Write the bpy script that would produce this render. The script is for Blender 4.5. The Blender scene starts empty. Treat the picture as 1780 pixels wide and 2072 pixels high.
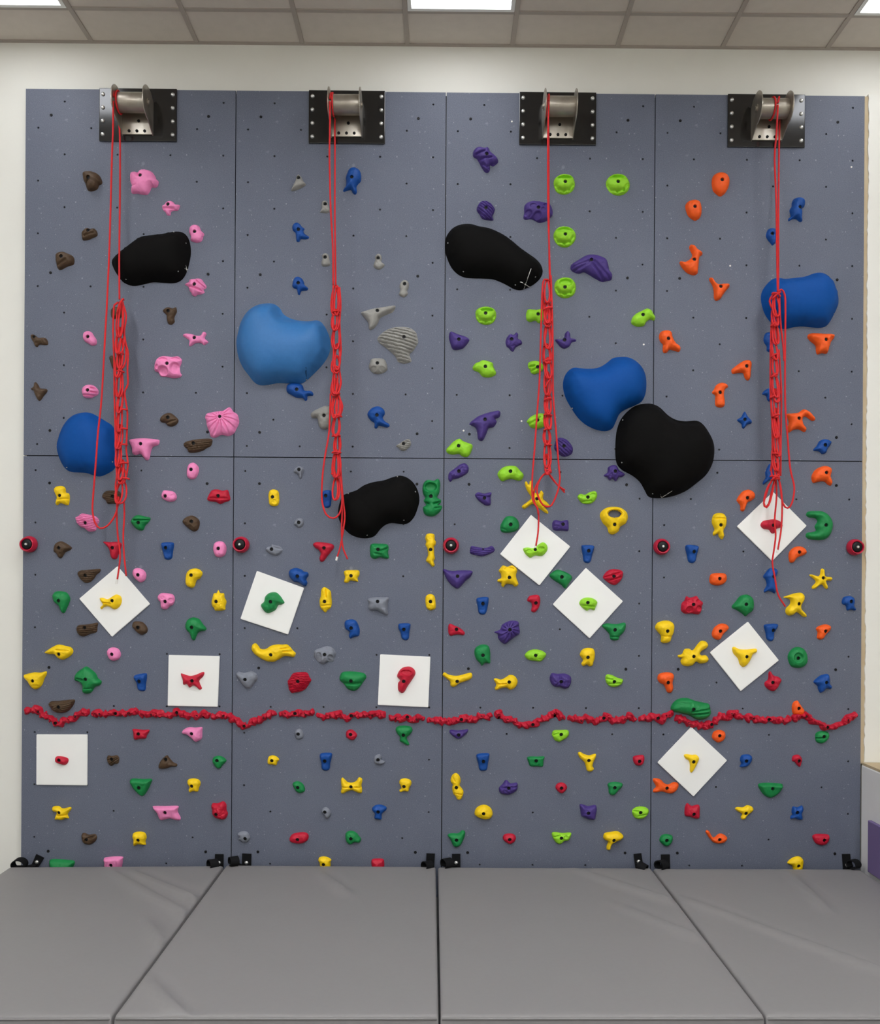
import bpy, bmesh, math, random
import numpy as np
from mathutils import Matrix, Vector, noise
from mathutils.geometry import delaunay_2d_cdt

random.seed(7)
SC = bpy.context.scene
COL = SC.collection
# ------------------------------------------------------------------ camera
CAM = dict(loc=[0.00277, -5.34538, 1.79749], right=[0.9999687, -0.0047715, 0.0063154], up=[-0.0063142, 0.0002613, 0.99998], fwd=[0.0047731, 0.9999886, -0.0002311], f=1858.6484, ppx=904.749, ppy=1191.304)
cam_d = bpy.data.cameras.new('camera')
cam_d.sensor_fit = 'HORIZONTAL'
cam_d.sensor_width = 36.0
cam_d.lens = CAM['f'] / 1780 * 36.0
cam_d.shift_x = -(CAM['ppx'] - 890) / 1780
cam_d.shift_y = (CAM['ppy'] - 1036) / 1780
cam = bpy.data.objects.new('camera', cam_d)
COL.objects.link(cam)
r_, u_, f_ = (Vector(CAM[k]) for k in ('right', 'up', 'fwd'))
cam.matrix_world = Matrix(((r_.x, u_.x, -f_.x, CAM['loc'][0]), (r_.y, u_.y, -f_.y, CAM['loc'][1]),
                           (r_.z, u_.z, -f_.z, CAM['loc'][2]), (0, 0, 0, 1)))
SC.camera = cam
# ------------------------------------------------------------------ world, exposure
wd = bpy.data.worlds.new('world')
SC.world = wd
wd.use_nodes = True
wd.node_tree.nodes['Background'].inputs[0].default_value = (.8, .82, .85, 1)
wd.node_tree.nodes['Background'].inputs[1].default_value = 0.25
SC.view_settings.view_transform = 'Standard'
SC.view_settings.look = 'None'
SC.view_settings.gamma = 1.0
SC.view_settings.use_curve_mapping = False
SC.view_settings.exposure = 0.0
LAMP = 40.0          # strength of the ceiling light diffusers

# ------------------------------------------------------------------ measured data (wall coordinates in mm, x right, z up)
HOLDS = [
('brown','dark brown chunky hold with a cleft, topmost brown hold under the leftmost drum',0,45,(-2100,4196,-2067,4205,-2035,4201,-2006,4183,-1990,4151,-1992,4133,-2006,4126,-2020,4101,-2055,4090,-2076,4101,-2087,4136,-2098,4157),(-2057,4157),{'c':[(-2078,4125,-2053,4150,11.4,6)]}),
('pink','large lumpy pink flower-shaped hold, topmost of the pink holds',0,48,(-1828,4177,-1822,4200,-1798,4205,-1782,4202,-1766,4216,-1734,4218,-1702,4206,-1681,4178,-1676,4164,-1663,4150,-1667,4125,-1681,4114,-1702,4114,-1714,4089,-1730,4073,-1765,4075,-1783,4079,-1815,4079,-1822,4102,-1818,4127,-1826,4148),(-1757,4169),{'b':[(-1799,4176,21.3,8),(-1697,4134,32.0,10),(-1669,4124,17.8,8),(-1792,4088,21.3,6)],'c':[(-1778,4191,-1771,4169,10.0,6),(-1690,4105,-1697,4127,8.5,5),(-1806,4116,-1785,4118,8.5,4)]}),
('pink','small pink mushroom-like hold just below the large pink flower-shaped hold',0,27,(-1642,4007,-1625,4018,-1618,4030,-1597,4038,-1578,4033,-1565,4019,-1540,4015,-1540,4001,-1551,3983,-1579,3981,-1590,3972,-1593,3955,-1611,3955,-1622,3972,-1636,3986),(-1602,4012),{'c':[(-1631,3991,-1571,3989,10.0,6)]}),
('brown','small squat brown hold left of the black volume by the leftmost rope',0,29,(-2106,3848,-2091,3869,-2073,3878,-2056,3871,-2038,3876,-2024,3866,-2015,3848,-2018,3831,-2041,3820,-2066,3809,-2098,3806,-2105,3826),(-2062,3857),{'c':[(-2085,3827,-2032,3845,8.5,4)]}),
('brown','heart-shaped brown hold on the upper left, lower left of the squat brown hold',0,42,(-2256,3710,-2248,3728,-2216,3738,-2188,3729,-2159,3715,-2148,3693,-2152,3665,-2177,3656,-2198,3647,-2222,3634,-2240,3636,-2251,3664),(-2210,3700),{'c':[(-2230,3653,-2188,3685,10.0,5)]}),
('pink','pink duck-head hold touching the right tip of the upper left black volume',0,33,(-1484,3859,-1480,3884,-1465,3898,-1447,3901,-1426,3892,-1414,3867,-1397,3849,-1401,3832,-1411,3807,-1436,3797,-1464,3803,-1476,3813,-1473,3831),(-1445,3852),{}),
('pink','grooved pink leaf hold below the right end of the upper left black volume',0,41,(-1507,3554,-1483,3568,-1480,3582,-1455,3586,-1416,3588,-1398,3569,-1381,3544,-1385,3532,-1398,3523,-1392,3508,-1412,3498,-1433,3494,-1447,3485,-1465,3494,-1469,3506,-1479,3518,-1487,3540),(-1442,3545),{'c':[(-1477,3539,-1399,3510,9.2,8),(-1435,3568,-1385,3529,7.8,7)]}),
('grey','pointed grey fin hold, topmost grey hold left of the second rope',0,34,(-862,4187,-851,4196,-837,4187,-822,4159,-808,4141,-826,4125,-865,4107,-893,4104,-882,4133,-868,4162),(-848,4171),{}),
('blue','blue whale-shaped hold with forked tail, top right of the second rope',0,46,(-567,4212,-553,4234,-525,4240,-500,4229,-488,4199,-489,4163,-503,4146,-514,4128,-511,4099,-520,4085,-535,4092,-545,4110,-563,4108,-588,4100,-591,4113,-577,4131,-574,4163,-576,4184),(-538,4169),{}),
('grey','small grey knob half behind the second rope, upper of two',0,22,(-716,4037,-702,4048,-686,4044,-677,4023,-669,3988,-684,3975,-708,3977,-726,3980,-716,4002),(-694,4023),{}),
('blue','small blue fish-tailed hold, upper of the pair left of the second rope',0,24,(-886,3894,-878,3911,-860,3919,-843,3912,-828,3894,-814,3883,-820,3871,-814,3855,-789,3838,-791,3827,-810,3822,-835,3823,-845,3807,-860,3810,-863,3830,-867,3858,-881,3872),(-847,3872),{}),
('grey','small grey knob half behind the second rope, lower of two',0,22,(-712,3732,-693,3743,-675,3732,-668,3704,-664,3676,-685,3665,-710,3668,-715,3689,-710,3711),(-692,3715),{}),
('grey','small grey bell-shaped hold right of the second rope, level with its grey twin',0,22,(-403,3727,-388,3742,-370,3735,-365,3714,-366,3696,-348,3678,-355,3664,-373,3651,-394,3653,-412,3667,-409,3688,-402,3706),(-385,3713),{}),
('blue','small blue star-tailed hold above the big glossy blue volume',0,30,(-879,3581,-869,3599,-847,3604,-826,3592,-815,3571,-812,3557,-792,3539,-797,3526,-822,3523,-833,3517,-840,3498,-850,3503,-858,3531,-875,3538,-884,3552),(-845,3561),{}),
('grey','slim grey peanut hold above the grey wing-shaped hold',0,23,(-259,3565,-248,3583,-231,3590,-213,3583,-206,3566,-209,3541,-216,3527,-212,3509,-230,3491,-251,3494,-264,3508,-257,3530,-260,3547),(-231,3563),{}),
('purple','knotty purple gargoyle-like hold, topmost purple hold on the wall',0,46,(161,4319,165,4344,182,4362,207,4366,229,4359,243,4368,257,4355,261,4341,282,4324,303,4303,309,4281,297,4267,279,4256,261,4260,261,4235,251,4219,233,4220,212,4249,197,4277,183,4298,169,4305),(240,4310),{'c':[(182,4314,228,4332,8.5,7),(189,4286,267,4294,8.5,7),(246,4248,288,4266,7.1,6),(217,4258,253,4234,8.5,6)]}),
('lime','round lime cup hold touching the third rope, level with the lone lime cup',0,42,(632,4157,641,4189,670,4209,702,4212,734,4204,753,4176,755,4144,741,4115,709,4097,674,4097,645,4115),(694,4151),{'p':[(693,4182,42.7,11.4,30)],'b':[(690,4137,33.4,14)],'c':[(641,4141,657,4117,10.7,6),(657,4117,691,4107,10.7,6),(691,4107,724,4117,10.7,6),(724,4117,739,4142,10.7,6)]}),
('lime','round lime cup hold standing alone at the upper right of the third rope',0,42,(936,4156,947,4190,975,4212,1010,4217,1046,4207,1070,4178,1075,4147,1061,4114,1029,4094,990,4094,954,4117),(999,4153),{'p':[(996,4187,46.9,12.1,30)],'b':[(1001,4139,37.7,14)],'c':[(945,4144,963,4117,10.7,6),(963,4117,1001,4107,10.7,6),(1001,4107,1038,4118,10.7,6),(1038,4118,1056,4145,10.7,6)]}),
('purple','round purple hold with diagonal grooves above the dark grey-black volume',0,42,(185,4001,193,4029,209,4049,234,4054,263,4044,280,4026,291,4005,284,3980,277,3963,283,3943,256,3941,221,3948,203,3973),(238,4001),{'g':(40,14,5)}),
('purple','purple pocketed hold half behind the third rope near the top',0,44,(461,4010,465,4031,482,4047,511,4055,553,4053,589,4046,610,4039,625,4011,626,3976,607,3954,583,3936,547,3930,519,3943,497,3950,469,3946,457,3957,462,3985),(541,4003),{'p':[(484,3972,21.3,21.3,14),(537,3962,22.7,19.9,14),(512,4017,19.9,12.8,9),(569,3994,12.8,10.7,7),(583,4022,12.8,10.0,8)]}),
('lime','round lime cup hold beside the third rope, above the long purple hold',0,42,(633,3848,640,3880,664,3904,700,3909,735,3900,759,3874,762,3839,743,3807,711,3788,676,3791,647,3813),(696,3847),{'p':[(697,3877,49.8,17.1,34)],'b':[(694,3834,35.5,14)],'c':[(642,3839,658,3813,10.7,6),(658,3813,694,3803,10.7,6),(694,3803,729,3813,10.7,6),(729,3813,745,3840,10.7,6)]}),
('purple','long purple wing-shaped hold right of the third rope, streaked with ridges',0,55,(734,3674,743,3692,782,3717,825,3742,867,3746,910,3736,942,3718,954,3686,960,3655,976,3633,971,3601,946,3594,918,3588,882,3604,840,3629,811,3643,783,3635,754,3642,736,3656),(848,3701),{'c':[(838,3689,750,3642,11.4,6),(831,3696,743,3663,10.0,5),(856,3682,920,3591,11.4,6),(866,3696,955,3605,11.4,6)]}),
('lime','round lime cup hold with a deep oval pocket beside the third rope knot',0,42,(640,3554,649,3590,673,3607,702,3613,737,3607,761,3580,765,3544,752,3512,720,3494,685,3494,653,3515),(696,3542),{'p':[(704,3574,39.1,21.3,36)],'b':[(699,3540,34.1,14)],'c':[(649,3544,665,3518,10.7,6),(665,3518,699,3508,10.7,6),(699,3508,733,3519,10.7,6),(733,3519,749,3545,10.7,6)]}),
('orange','egg-shaped orange hold, highest hold of the right column',0,46,(1553,4172,1560,4206,1583,4227,1613,4229,1640,4218,1655,4192,1655,4161,1644,4131,1625,4104,1602,4091,1580,4104,1560,4127),(1602,4172),{}),
('orange','egg-shaped orange hold, the lower left one of the top pair',0,44,(1400,4027,1409,4053,1432,4067,1462,4069,1485,4054,1495,4020,1493,3986,1482,3963,1459,3949,1436,3959,1414,3981),(1446,4016),{}),
('blue','tall blue dolphin-like hold to the upper right of the rightmost rope',0,40,(2021,4055,2033,4080,2059,4088,2086,4082,2097,4060,2094,4037,2079,4022,2082,3999,2079,3972,2083,3953,2069,3946,2045,3963,2022,3960,2003,3950,2001,3964,2014,3979,2008,4013,2020,4036),(2057,4021),{}),
('blue','small blue teardrop hold tucked against the rightmost rope near the top',0,27,(1872,3873,1883,3900,1906,3909,1929,3900,1933,3859,1929,3828,1910,3809,1899,3820,1880,3843,1872,3858),(1901,3869),{}),
('orange','orange horned hold with a wide base, left of the rightmost rope below the eggs',0,40,(1424,3792,1434,3810,1457,3802,1476,3781,1499,3766,1500,3751,1484,3736,1480,3702,1477,3664,1473,3641,1450,3631,1416,3642,1389,3667,1370,3697,1374,3712,1400,3709,1431,3726,1442,3747,1430,3774),(1447,3714),{}),
('orange','orange three-pronged boomerang hold left of the blue volume on the right',0,38,(1542,3604,1547,3618,1561,3615,1576,3593,1595,3580,1629,3584,1656,3582,1660,3567,1645,3548,1622,3517,1607,3494,1584,3483,1571,3498,1569,3536,1561,3570),(1601,3558),{}),
('brown','brown hold mostly hidden behind the top knot of the leftmost rope',0,29,(-1935,3394,-1926,3415,-1901,3422,-1873,3412,-1862,3387,-1872,3362,-1900,3353,-1929,3357),None,{}),
('brown','brown hold shaped like a claw, right of the top knot of the leftmost rope',0,26,(-1634,3400,-1615,3418,-1597,3421,-1576,3414,-1558,3422,-1552,3397,-1561,3375,-1567,3358,-1565,3336,-1582,3320,-1602,3326,-1611,3354,-1612,3375),(-1596,3394),{'rough':2.5}),
('brown','elongated brown hold at the left wall edge beside the pink oval',0,22,(-2399,3249,-2389,3258,-2371,3251,-2353,3239,-2318,3239,-2302,3225,-2298,3200,-2318,3196,-2346,3198,-2360,3184,-2374,3192,-2381,3210,-2392,3228),(-2375,3240),{'rough':2.5}),
('pink','smooth pink oval hold left of the leftmost rope, above the grooved pink ball',0,28,(-2096,3247,-2087,3272,-2066,3279,-2045,3272,-2031,3251,-2016,3227,-2018,3202,-2041,3195,-2062,3205,-2087,3222),(-2059,3241),{}),
('pink','pink bone-shaped hold with four points on the upper left panel',0,22,(-1516,3257,-1504,3269,-1469,3267,-1440,3258,-1412,3260,-1402,3278,-1388,3279,-1380,3267,-1387,3250,-1387,3239,-1369,3223,-1373,3214,-1394,3203,-1412,3215,-1440,3214,-1468,3197,-1481,3199,-1479,3228,-1497,3242),(-1446,3242),{}),
('pink','pink hold full of round pockets, right of the leftmost rope',0,45,(-1681,3076,-1675,3104,-1661,3125,-1632,3138,-1601,3136,-1579,3133,-1544,3137,-1523,3119,-1523,3098,-1533,3070,-1529,3041,-1521,3027,-1536,3013,-1571,3009,-1607,3016,-1642,3019,-1656,3040,-1678,3051),(-1596,3086),{'p':[(-1623,3045,29.9,27.0,22),(-1554,3062,25.6,31.3,20),(-1625,3110,28.4,12.1,12),(-1554,3113,28.4,11.4,12),(-1658,3070,9.2,12.8,9)]}),
('brown','brown hold half hidden behind the upper chain of the leftmost rope',0,27,(-1943,3124,-1931,3139,-1899,3125,-1871,3104,-1863,3061,-1885,3047,-1920,3061,-1934,3096),None,{}),
('brown','forked brown hold at the left wall edge above the blue volume',0,25,(-2397,2941,-2379,2955,-2376,2976,-2365,2980,-2351,2962,-2340,2945,-2305,2941,-2300,2927,-2319,2902,-2340,2874,-2354,2877,-2372,2909,-2379,2930),(-2380,2936),{}),
('pink','pink ball hold with horizontal grooves above the left blue volume',0,34,(-2100,2932,-2092,2953,-2071,2967,-2039,2966,-2018,2953,-2003,2932,-2007,2911,-2031,2897,-2053,2889,-2088,2896,-2097,2914),(-2056,2931),{'c':[(-2042,2946,-2000,2941,6.4,7),(-2039,2922,-1996,2918,6.4,7),(-2088,2906,-2010,2901,6.4,7)]}),
('brown','rounded brown nut-shaped hold above the long brown log hold',0,30,(-1647,2765,-1639,2786,-1614,2804,-1589,2808,-1564,2794,-1539,2766,-1550,2741,-1578,2728,-1603,2734,-1614,2748,-1635,2752),(-1593,2777),{'c':[(-1605,2745,-1552,2763,8.5,4)]}),
('pink','big pink fan shell hold overlapping the first vertical seam',0,48,(-1385,2784,-1375,2805,-1351,2812,-1308,2820,-1280,2823,-1252,2841,-1238,2841,-1220,2817,-1199,2803,-1188,2774,-1189,2746,-1202,2718,-1219,2689,-1251,2675,-1286,2682,-1311,2671,-1332,2664,-1353,2674,-1357,2695,-1368,2717,-1375,2738,-1379,2766),(-1291,2782),{'f':(15,6)}),
('pink','pink three-lobed hold with flat top touching the horizontal seam by the leftmost rope',0,42,(-1825,2647,-1798,2656,-1730,2659,-1657,2652,-1648,2638,-1657,2620,-1686,2608,-1697,2583,-1707,2539,-1725,2532,-1740,2547,-1758,2568,-1787,2561,-1805,2571,-1809,2604,-1820,2629),(-1746,2622),{}),
('brown','long brown log hold just above the horizontal seam beside the pink fan',0,34,(-1509,2625,-1499,2639,-1463,2650,-1412,2658,-1354,2660,-1341,2647,-1350,2618,-1375,2604,-1397,2589,-1440,2578,-1477,2579,-1488,2599,-1502,2610),(-1445,2629),{'g':(-8,12,3),'rough':2}),
('blue','blue fish hold hugging the underside of the big glossy blue volume',0,36,(-914,2947,-910,2972,-889,2986,-850,2985,-822,2975,-808,2944,-772,2941,-758,2927,-761,2914,-790,2911,-792,2891,-804,2883,-821,2898,-857,2902,-885,2916,-907,2930),(-849,2943),{}),
('grey','grey wing-shaped hold with a pointed foot, right of the second rope',0,40,(-484,3397,-463,3408,-414,3422,-350,3433,-290,3442,-285,3427,-300,3402,-335,3387,-371,3366,-385,3337,-406,3309,-427,3298,-438,3309,-441,3340,-463,3369),(-386,3402),{'c':[(-376,3363,-299,3409,14.2,5)]}),
('grey','large grey fossil shell hold with wavy ridges',0,46,(-388,3245,-377,3266,-342,3295,-299,3313,-250,3318,-200,3312,-165,3289,-156,3264,-150,3229,-161,3207,-178,3179,-199,3157,-188,3122,-199,3111,-234,3104,-266,3114,-281,3143,-309,3171,-348,3202,-373,3220),(-231,3249),{'g':(14,19,8)}),
('grey','small round grey skull-like hold below the fossil shell hold',0,40,(-429,3114,-422,3128,-401,3134,-355,3132,-337,3114,-328,3082,-333,3061,-362,3045,-397,3043,-422,3057,-436,3082),(-384,3098),{'p':[(-406,3066,17.8,14.2,7),(-355,3066,17.8,14.2,7)]}),
('grey','grey angular hold half behind the lower chain of the second rope',0,43,(-772,2806,-757,2824,-715,2845,-686,2856,-658,2849,-644,2814,-650,2757,-664,2725,-696,2718,-721,2732,-728,2757,-735,2782,-764,2785),(-690,2793),{'rough':2}),
('blue','blue tadpole hold right of the second rope above the horizontal seam',0,39,(-442,2802,-435,2826,-410,2848,-375,2854,-346,2834,-342,2809,-353,2788,-339,2767,-317,2753,-314,2739,-331,2732,-374,2742,-388,2725,-401,2731,-402,2756,-424,2773),(-385,2798),{}),
('grey','small ridged grey hold just above the horizontal seam, right of the blue tadpole',0,23,(-274,2626,-253,2641,-225,2659,-200,2666,-189,2648,-189,2630,-203,2613,-224,2597,-246,2600,-260,2612),(-231,2637),{'g':(-12,10,4)}),
('lime','round lime cup hold left of the third rope, below the dark grey-black volume',0,42,(182,3395,188,3420,217,3436,252,3439,288,3427,302,3403,299,3367,278,3342,246,3333,210,3342,189,3363),(239,3388),{'p':[(248,3411,37.0,10.0,26)],'b':[(242,3374,33.4,14)],'c':[(193,3378,208,3355,10.7,6),(208,3355,242,3346,10.7,6),(242,3346,275,3355,10.7,6),(275,3355,290,3379,10.7,6)]}),
('lime','lime bone-end hold half behind the upper chain of the third rope',0,34,(476,3391,483,3419,497,3426,536,3423,572,3430,579,3398,572,3356,551,3345,530,3359,501,3352,481,3362),(544,3391),{}),
('lime','lime snail-like hold on the seam above the middle blue volume',0,36,(1089,3360,1098,3385,1119,3406,1154,3424,1183,3436,1208,3424,1219,3403,1229,3386,1222,3366,1197,3371,1176,3357,1162,3335,1127,3329,1095,3342),(1151,3391),{}),
('purple','purple shield-shaped hold at the centre seam, below the dark grey-black volume',0,40,(28,3259,33,3287,47,3292,83,3277,118,3267,143,3253,146,3238,126,3210,105,3192,66,3185,48,3195,37,3223),(86,3239),{}),
('purple','knobbly purple hold left of the third rope, right of the purple shield',0,33,(358,3234,367,3262,385,3280,406,3277,420,3291,431,3280,431,3255,449,3245,454,3224,435,3213,417,3202,403,3179,389,3184,378,3198,364,3209),(392,3245),{'rough':3}),
('purple','purple anchor-shaped hold just right of the third rope',0,26,(646,3247,659,3254,680,3251,698,3262,704,3286,719,3301,733,3287,737,3262,765,3255,767,3241,744,3234,730,3212,702,3198,677,3208,662,3226),(699,3244),{}),
('lime','lime bird-shaped hold above the purple tee-shaped hold',0,36,(168,3086,183,3108,208,3119,226,3128,254,3123,283,3112,290,3087,304,3056,294,3038,262,3027,226,3032,205,3055,173,3069),(240,3084),{}),
('lime','small notched lime hold half behind the mid chain of the third rope',0,32,(490,3089,492,3114,517,3125,553,3122,578,3100,574,3072,546,3054,525,3047,507,3057,500,3075),(544,3085),{'c':[(491,3088,526,3092,8.5,8),(505,3059,533,3075,8.5,8)]}),
('purple','purple tee-shaped hold with a long foot, left of the third rope',0,42,(150,2753,161,2770,199,2799,242,2817,284,2829,320,2835,331,2821,324,2796,302,2786,310,2768,292,2739,264,2732,250,2700,232,2664,218,2659,202,2668,196,2707,186,2735,157,2749),(240,2777),{}),
('lime','lime leaf hold half behind the lower chain of the third rope',0,37,(485,2773,505,2798,540,2816,576,2820,597,2802,590,2752,562,2734,534,2732,505,2741,494,2759),(545,2777),{'c':[(496,2752,559,2791,8.5,5)]}),
('lime','lime bird-shaped hold just above the horizontal seam near the centre',0,36,(17,2606,39,2632,61,2654,93,2670,119,2654,166,2636,168,2611,152,2575,130,2562,105,2571,90,2581,54,2577,25,2585),(88,2624),{}),
('purple','purple disc hold tucked behind the right strand of the third rope',0,41,(645,2625,656,2665,677,2680,714,2671,739,2647,754,2618,747,2586,714,2570,685,2574,656,2600),(698,2627),{'g':(40,16,4)}),
('orange','orange two-footed hold beside the third vertical seam',0,42,(1251,3270,1262,3300,1296,3310,1323,3301,1331,3271,1346,3240,1373,3218,1377,3199,1366,3184,1335,3192,1312,3195,1297,3179,1278,3179,1273,3202,1274,3225,1259,3243),(1298,3253),{}),
('blue','blue hold behind the rightmost rope, just below the blue volume',0,26,(1861,3264,1872,3295,1898,3303,1917,3288,1922,3242,1914,3197,1895,3187,1880,3196,1880,3219,1865,3242),None,{}),
('orange','orange funnel-shaped hold below the blue volume at far right',0,46,(2117,3276,2128,3295,2162,3299,2223,3296,2269,3293,2273,3274,2254,3247,2243,3213,2231,3182,2201,3182,2175,3176,2167,3197,2163,3227,2132,3254),(2210,3253),{'p':[(2249,3263,10.6,15.2,8)]}),
('orange','orange boomerang hold left of the rightmost rope chain',0,33,(1675,3080,1690,3096,1724,3122,1754,3138,1781,3138,1792,3119,1789,3081,1785,3036,1770,3020,1753,3035,1743,3062,1717,3064,1682,3059),(1755,3099),{}),
('blue','blue hold behind the middle of the rightmost rope chain',0,22,(1855,2942,1871,2965,1897,2976,1916,2961,1917,2916,1898,2900,1885,2908,1878,2931),None,{}),
('orange','orange upright wrench-like hold above the right black volume',0,28,(1562,2947,1573,2966,1588,2993,1619,3007,1649,2998,1655,2982,1638,2967,1633,2936,1638,2898,1635,2872,1612,2862,1585,2871,1581,2902,1581,2932),(1604,2946),{}),
('blue','small four-pointed blue hold right of the right black volume',0,25,(1710,2789,1734,2808,1746,2831,1757,2838,1772,2812,1795,2786,1792,2770,1769,2763,1750,2740,1738,2747,1735,2766),(1749,2790),{}),
('orange','orange lobster-claw hold right of the rightmost rope',0,37,(1999,2824,2030,2831,2067,2836,2098,2855,2128,2844,2151,2822,2167,2799,2151,2787,2129,2799,2106,2814,2091,2798,2098,2768,2115,2742,2102,2723,2068,2738,2038,2734,2011,2718,2003,2741,2011,2779),(2060,2798),{}),
('blue','blue kite-shaped hold at far right just above the horizontal seam',0,29,(2155,2617,2176,2644,2191,2670,2222,2682,2252,2675,2261,2660,2241,2629,2230,2602,2207,2595,2188,2610),(2215,2645),{}),
('pink','pink upright oval hold just below the horizontal seam',0,30,(-1489,2469,-1484,2498,-1469,2516,-1448,2519,-1426,2502,-1418,2480,-1425,2448,-1443,2426,-1469,2424,-1487,2440),(-1458,2477),{}),
('yellow','yellow skull-like hold below the left blue volume',0,31,(-2258,2359,-2246,2375,-2213,2379,-2192,2366,-2188,2341,-2170,2334,-2166,2305,-2173,2269,-2198,2272,-2220,2279,-2238,2267,-2249,2279,-2242,2312,-2253,2337),(-2216,2321),{'c':[(-2231,2299,-2170,2303,8.7,4)]}),
('brown','brown block hold behind the bottom loop of the leftmost rope',0,33,(-1979,2317,-1964,2346,-1931,2354,-1880,2350,-1866,2314,-1880,2278,-1916,2278,-1945,2277,-1960,2299),(-1908,2318),{'g':(10,12,3)}),
('pink','pink bean hold between the leftmost rope and the red lip-shaped hold',0,27,(-1635,2330,-1624,2356,-1595,2356,-1563,2349,-1547,2327,-1551,2302,-1580,2291,-1609,2298,-1631,2312),(-1608,2323),{'p':[(-1565,2324,11.6,8.7,4)]}),
('red','red lip-shaped hold right of the pink bean hold',0,34,(-1370,2307,-1359,2336,-1341,2361,-1309,2365,-1280,2358,-1251,2362,-1240,2333,-1235,2308,-1247,2297,-1272,2289,-1294,2280,-1319,2292,-1352,2296),(-1300,2325),{'c':[(-1347,2312,-1246,2311,10.2,4)]}),
('pink','ridged pink crab-like hold touched by the slack bend of the leftmost rope',0,40,(-2132,2196,-2114,2207,-2096,2220,-2060,2215,-2016,2204,-1994,2176,-2009,2146,-2016,2121,-2055,2116,-2081,2135,-2102,2142,-2124,2164,-2128,2178),(-2065,2164),{'g':(8,9.5,6)}),
('green','green half-moon hold right of the leftmost rope tail',0,35,(-1812,2177,-1796,2202,-1771,2213,-1727,2205,-1698,2196,-1706,2174,-1727,2152,-1738,2127,-1759,2123,-1785,2137,-1803,2159),(-1759,2167),{'c':[(-1790,2181,-1707,2183,8.7,6)]}),
('brown','rounded brown nut hold above the pink oval near the first seam',0,35,(-1512,2175,-1499,2197,-1467,2212,-1442,2208,-1416,2187,-1412,2161,-1423,2129,-1445,2120,-1470,2132,-1492,2150),(-1451,2176),{'rough':2}),
('brown','brown fan-shaped hold right of the leftmost red cup anchor',0,33,(-2257,2015,-2247,2044,-2218,2058,-2189,2048,-2153,2023,-2160,2008,-2189,1993,-2211,1961,-2229,1964,-2240,1986,-2256,1996),(-2217,2018),{'rough':2}),
('red','red flag-shaped hold partly behind the tail strands of the leftmost rope',0,31,(-1971,2056,-1929,2055,-1886,2057,-1864,2046,-1868,2017,-1882,1981,-1893,1958,-1918,1959,-1929,1981,-1936,2013,-1955,2038),(-1909,2021),{}),
('blue','blue boot-shaped hold between the leftmost rope tail and the pink oval',0,30,(-1634,2048,-1618,2055,-1568,2055,-1560,2037,-1567,1997,-1571,1965,-1592,1954,-1614,1961,-1622,1990,-1631,2022),(-1602,2023),{'boot':1}),
('pink','pink oval hold left of the second red cup anchor',0,34,(-1334,2024,-1325,2053,-1300,2064,-1271,2057,-1256,2028,-1262,1988,-1285,1972,-1314,1974,-1328,1995),(-1297,2021),{}),
('brown','brown wedge hold at the upper left edge of the leftmost white diamond',0,32,(-2118,1874,-2102,1889,-2059,1893,-2008,1899,-1985,1897,-1990,1879,-2008,1864,-2022,1842,-2044,1822,-2072,1817,-2094,1831,-2109,1849),(-2064,1860),{'g':(-4,11,3)}),
('pink','pink round hold at the upper right edge of the leftmost white diamond',0,31,(-1800,1876,-1791,1900,-1766,1905,-1737,1895,-1720,1870,-1726,1837,-1751,1822,-1773,1833,-1791,1851),(-1760,1865),{}),
('yellow','yellow comma-shaped hold below the blue boot hold on the left panel',0,40,(-1492,1846,-1486,1878,-1465,1900,-1429,1905,-1403,1893,-1394,1875,-1406,1850,-1428,1835,-1439,1802,-1457,1792,-1482,1802,-1492,1820),(-1451,1866),{}),
('cool_grey','small grey knob just below the horizontal seam, left of the second rope',0,22,(-870,2474,-857,2493,-836,2502,-814,2493,-809,2475,-817,2453,-824,2431,-835,2432,-842,2453,-861,2463),(-836,2482),{}),
('yellow','yellow upright oval hold left of the second rope loop',0,27,(-1014,2339,-1005,2361,-983,2368,-958,2357,-952,2328,-952,2292,-964,2272,-990,2270,-1008,2281,-1013,2310),(-987,2322),{'p':[(-976,2294,13.1,13.1,4)]}),
('blue','blue hold inside the slack loop of the second rope',0,23,(-700,2345,-690,2363,-653,2363,-646,2338,-649,2302,-653,2273,-671,2262,-689,2269,-696,2301),(-680,2331),{'boot':1}),
('cool_grey','small grey knob above the grey fish-like hold',0,22,(-866,2166,-855,2191,-834,2204,-812,2192,-808,2170,-819,2152,-837,2144,-851,2155),(-835,2175),{}),
('green','tall green hold with a big ring pocket, right of the centre black volume',0,46,(-120,2377,-113,2410,-91,2429,-55,2425,-30,2436,-17,2414,-18,2378,-22,2352,-33,2327,-11,2313,-14,2294,-25,2287,-5,2276,-10,2255,-25,2236,-54,2218,-83,2218,-108,2232,-116,2268,-98,2283,-112,2305,-105,2326,-116,2348),(-70,2330),{'p':[(-72,2384,34.9,26.2,34)],'c':[(-54,2288,-9,2303,7.3,8),(-108,2299,-83,2288,7.3,8),(-46,2263,-9,2270,7.3,6)]}),
('cool_grey','grey fish-like hold right of the second red cup anchor',0,25,(-1028,2020,-1014,2034,-996,2038,-992,2049,-970,2042,-948,2038,-930,2020,-937,1999,-963,1984,-988,1987,-1017,2002),(-991,2019),{'c':[(-978,2030,-935,2020,8.7,5)]}),
('red','red three-armed hold left of the frayed end of the second rope',0,33,(-754,2047,-742,2061,-713,2063,-669,2058,-636,2048,-633,2029,-651,2004,-672,1978,-690,1953,-708,1949,-716,1967,-709,1996,-723,2018,-741,2029),(-686,2028),{}),
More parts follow.
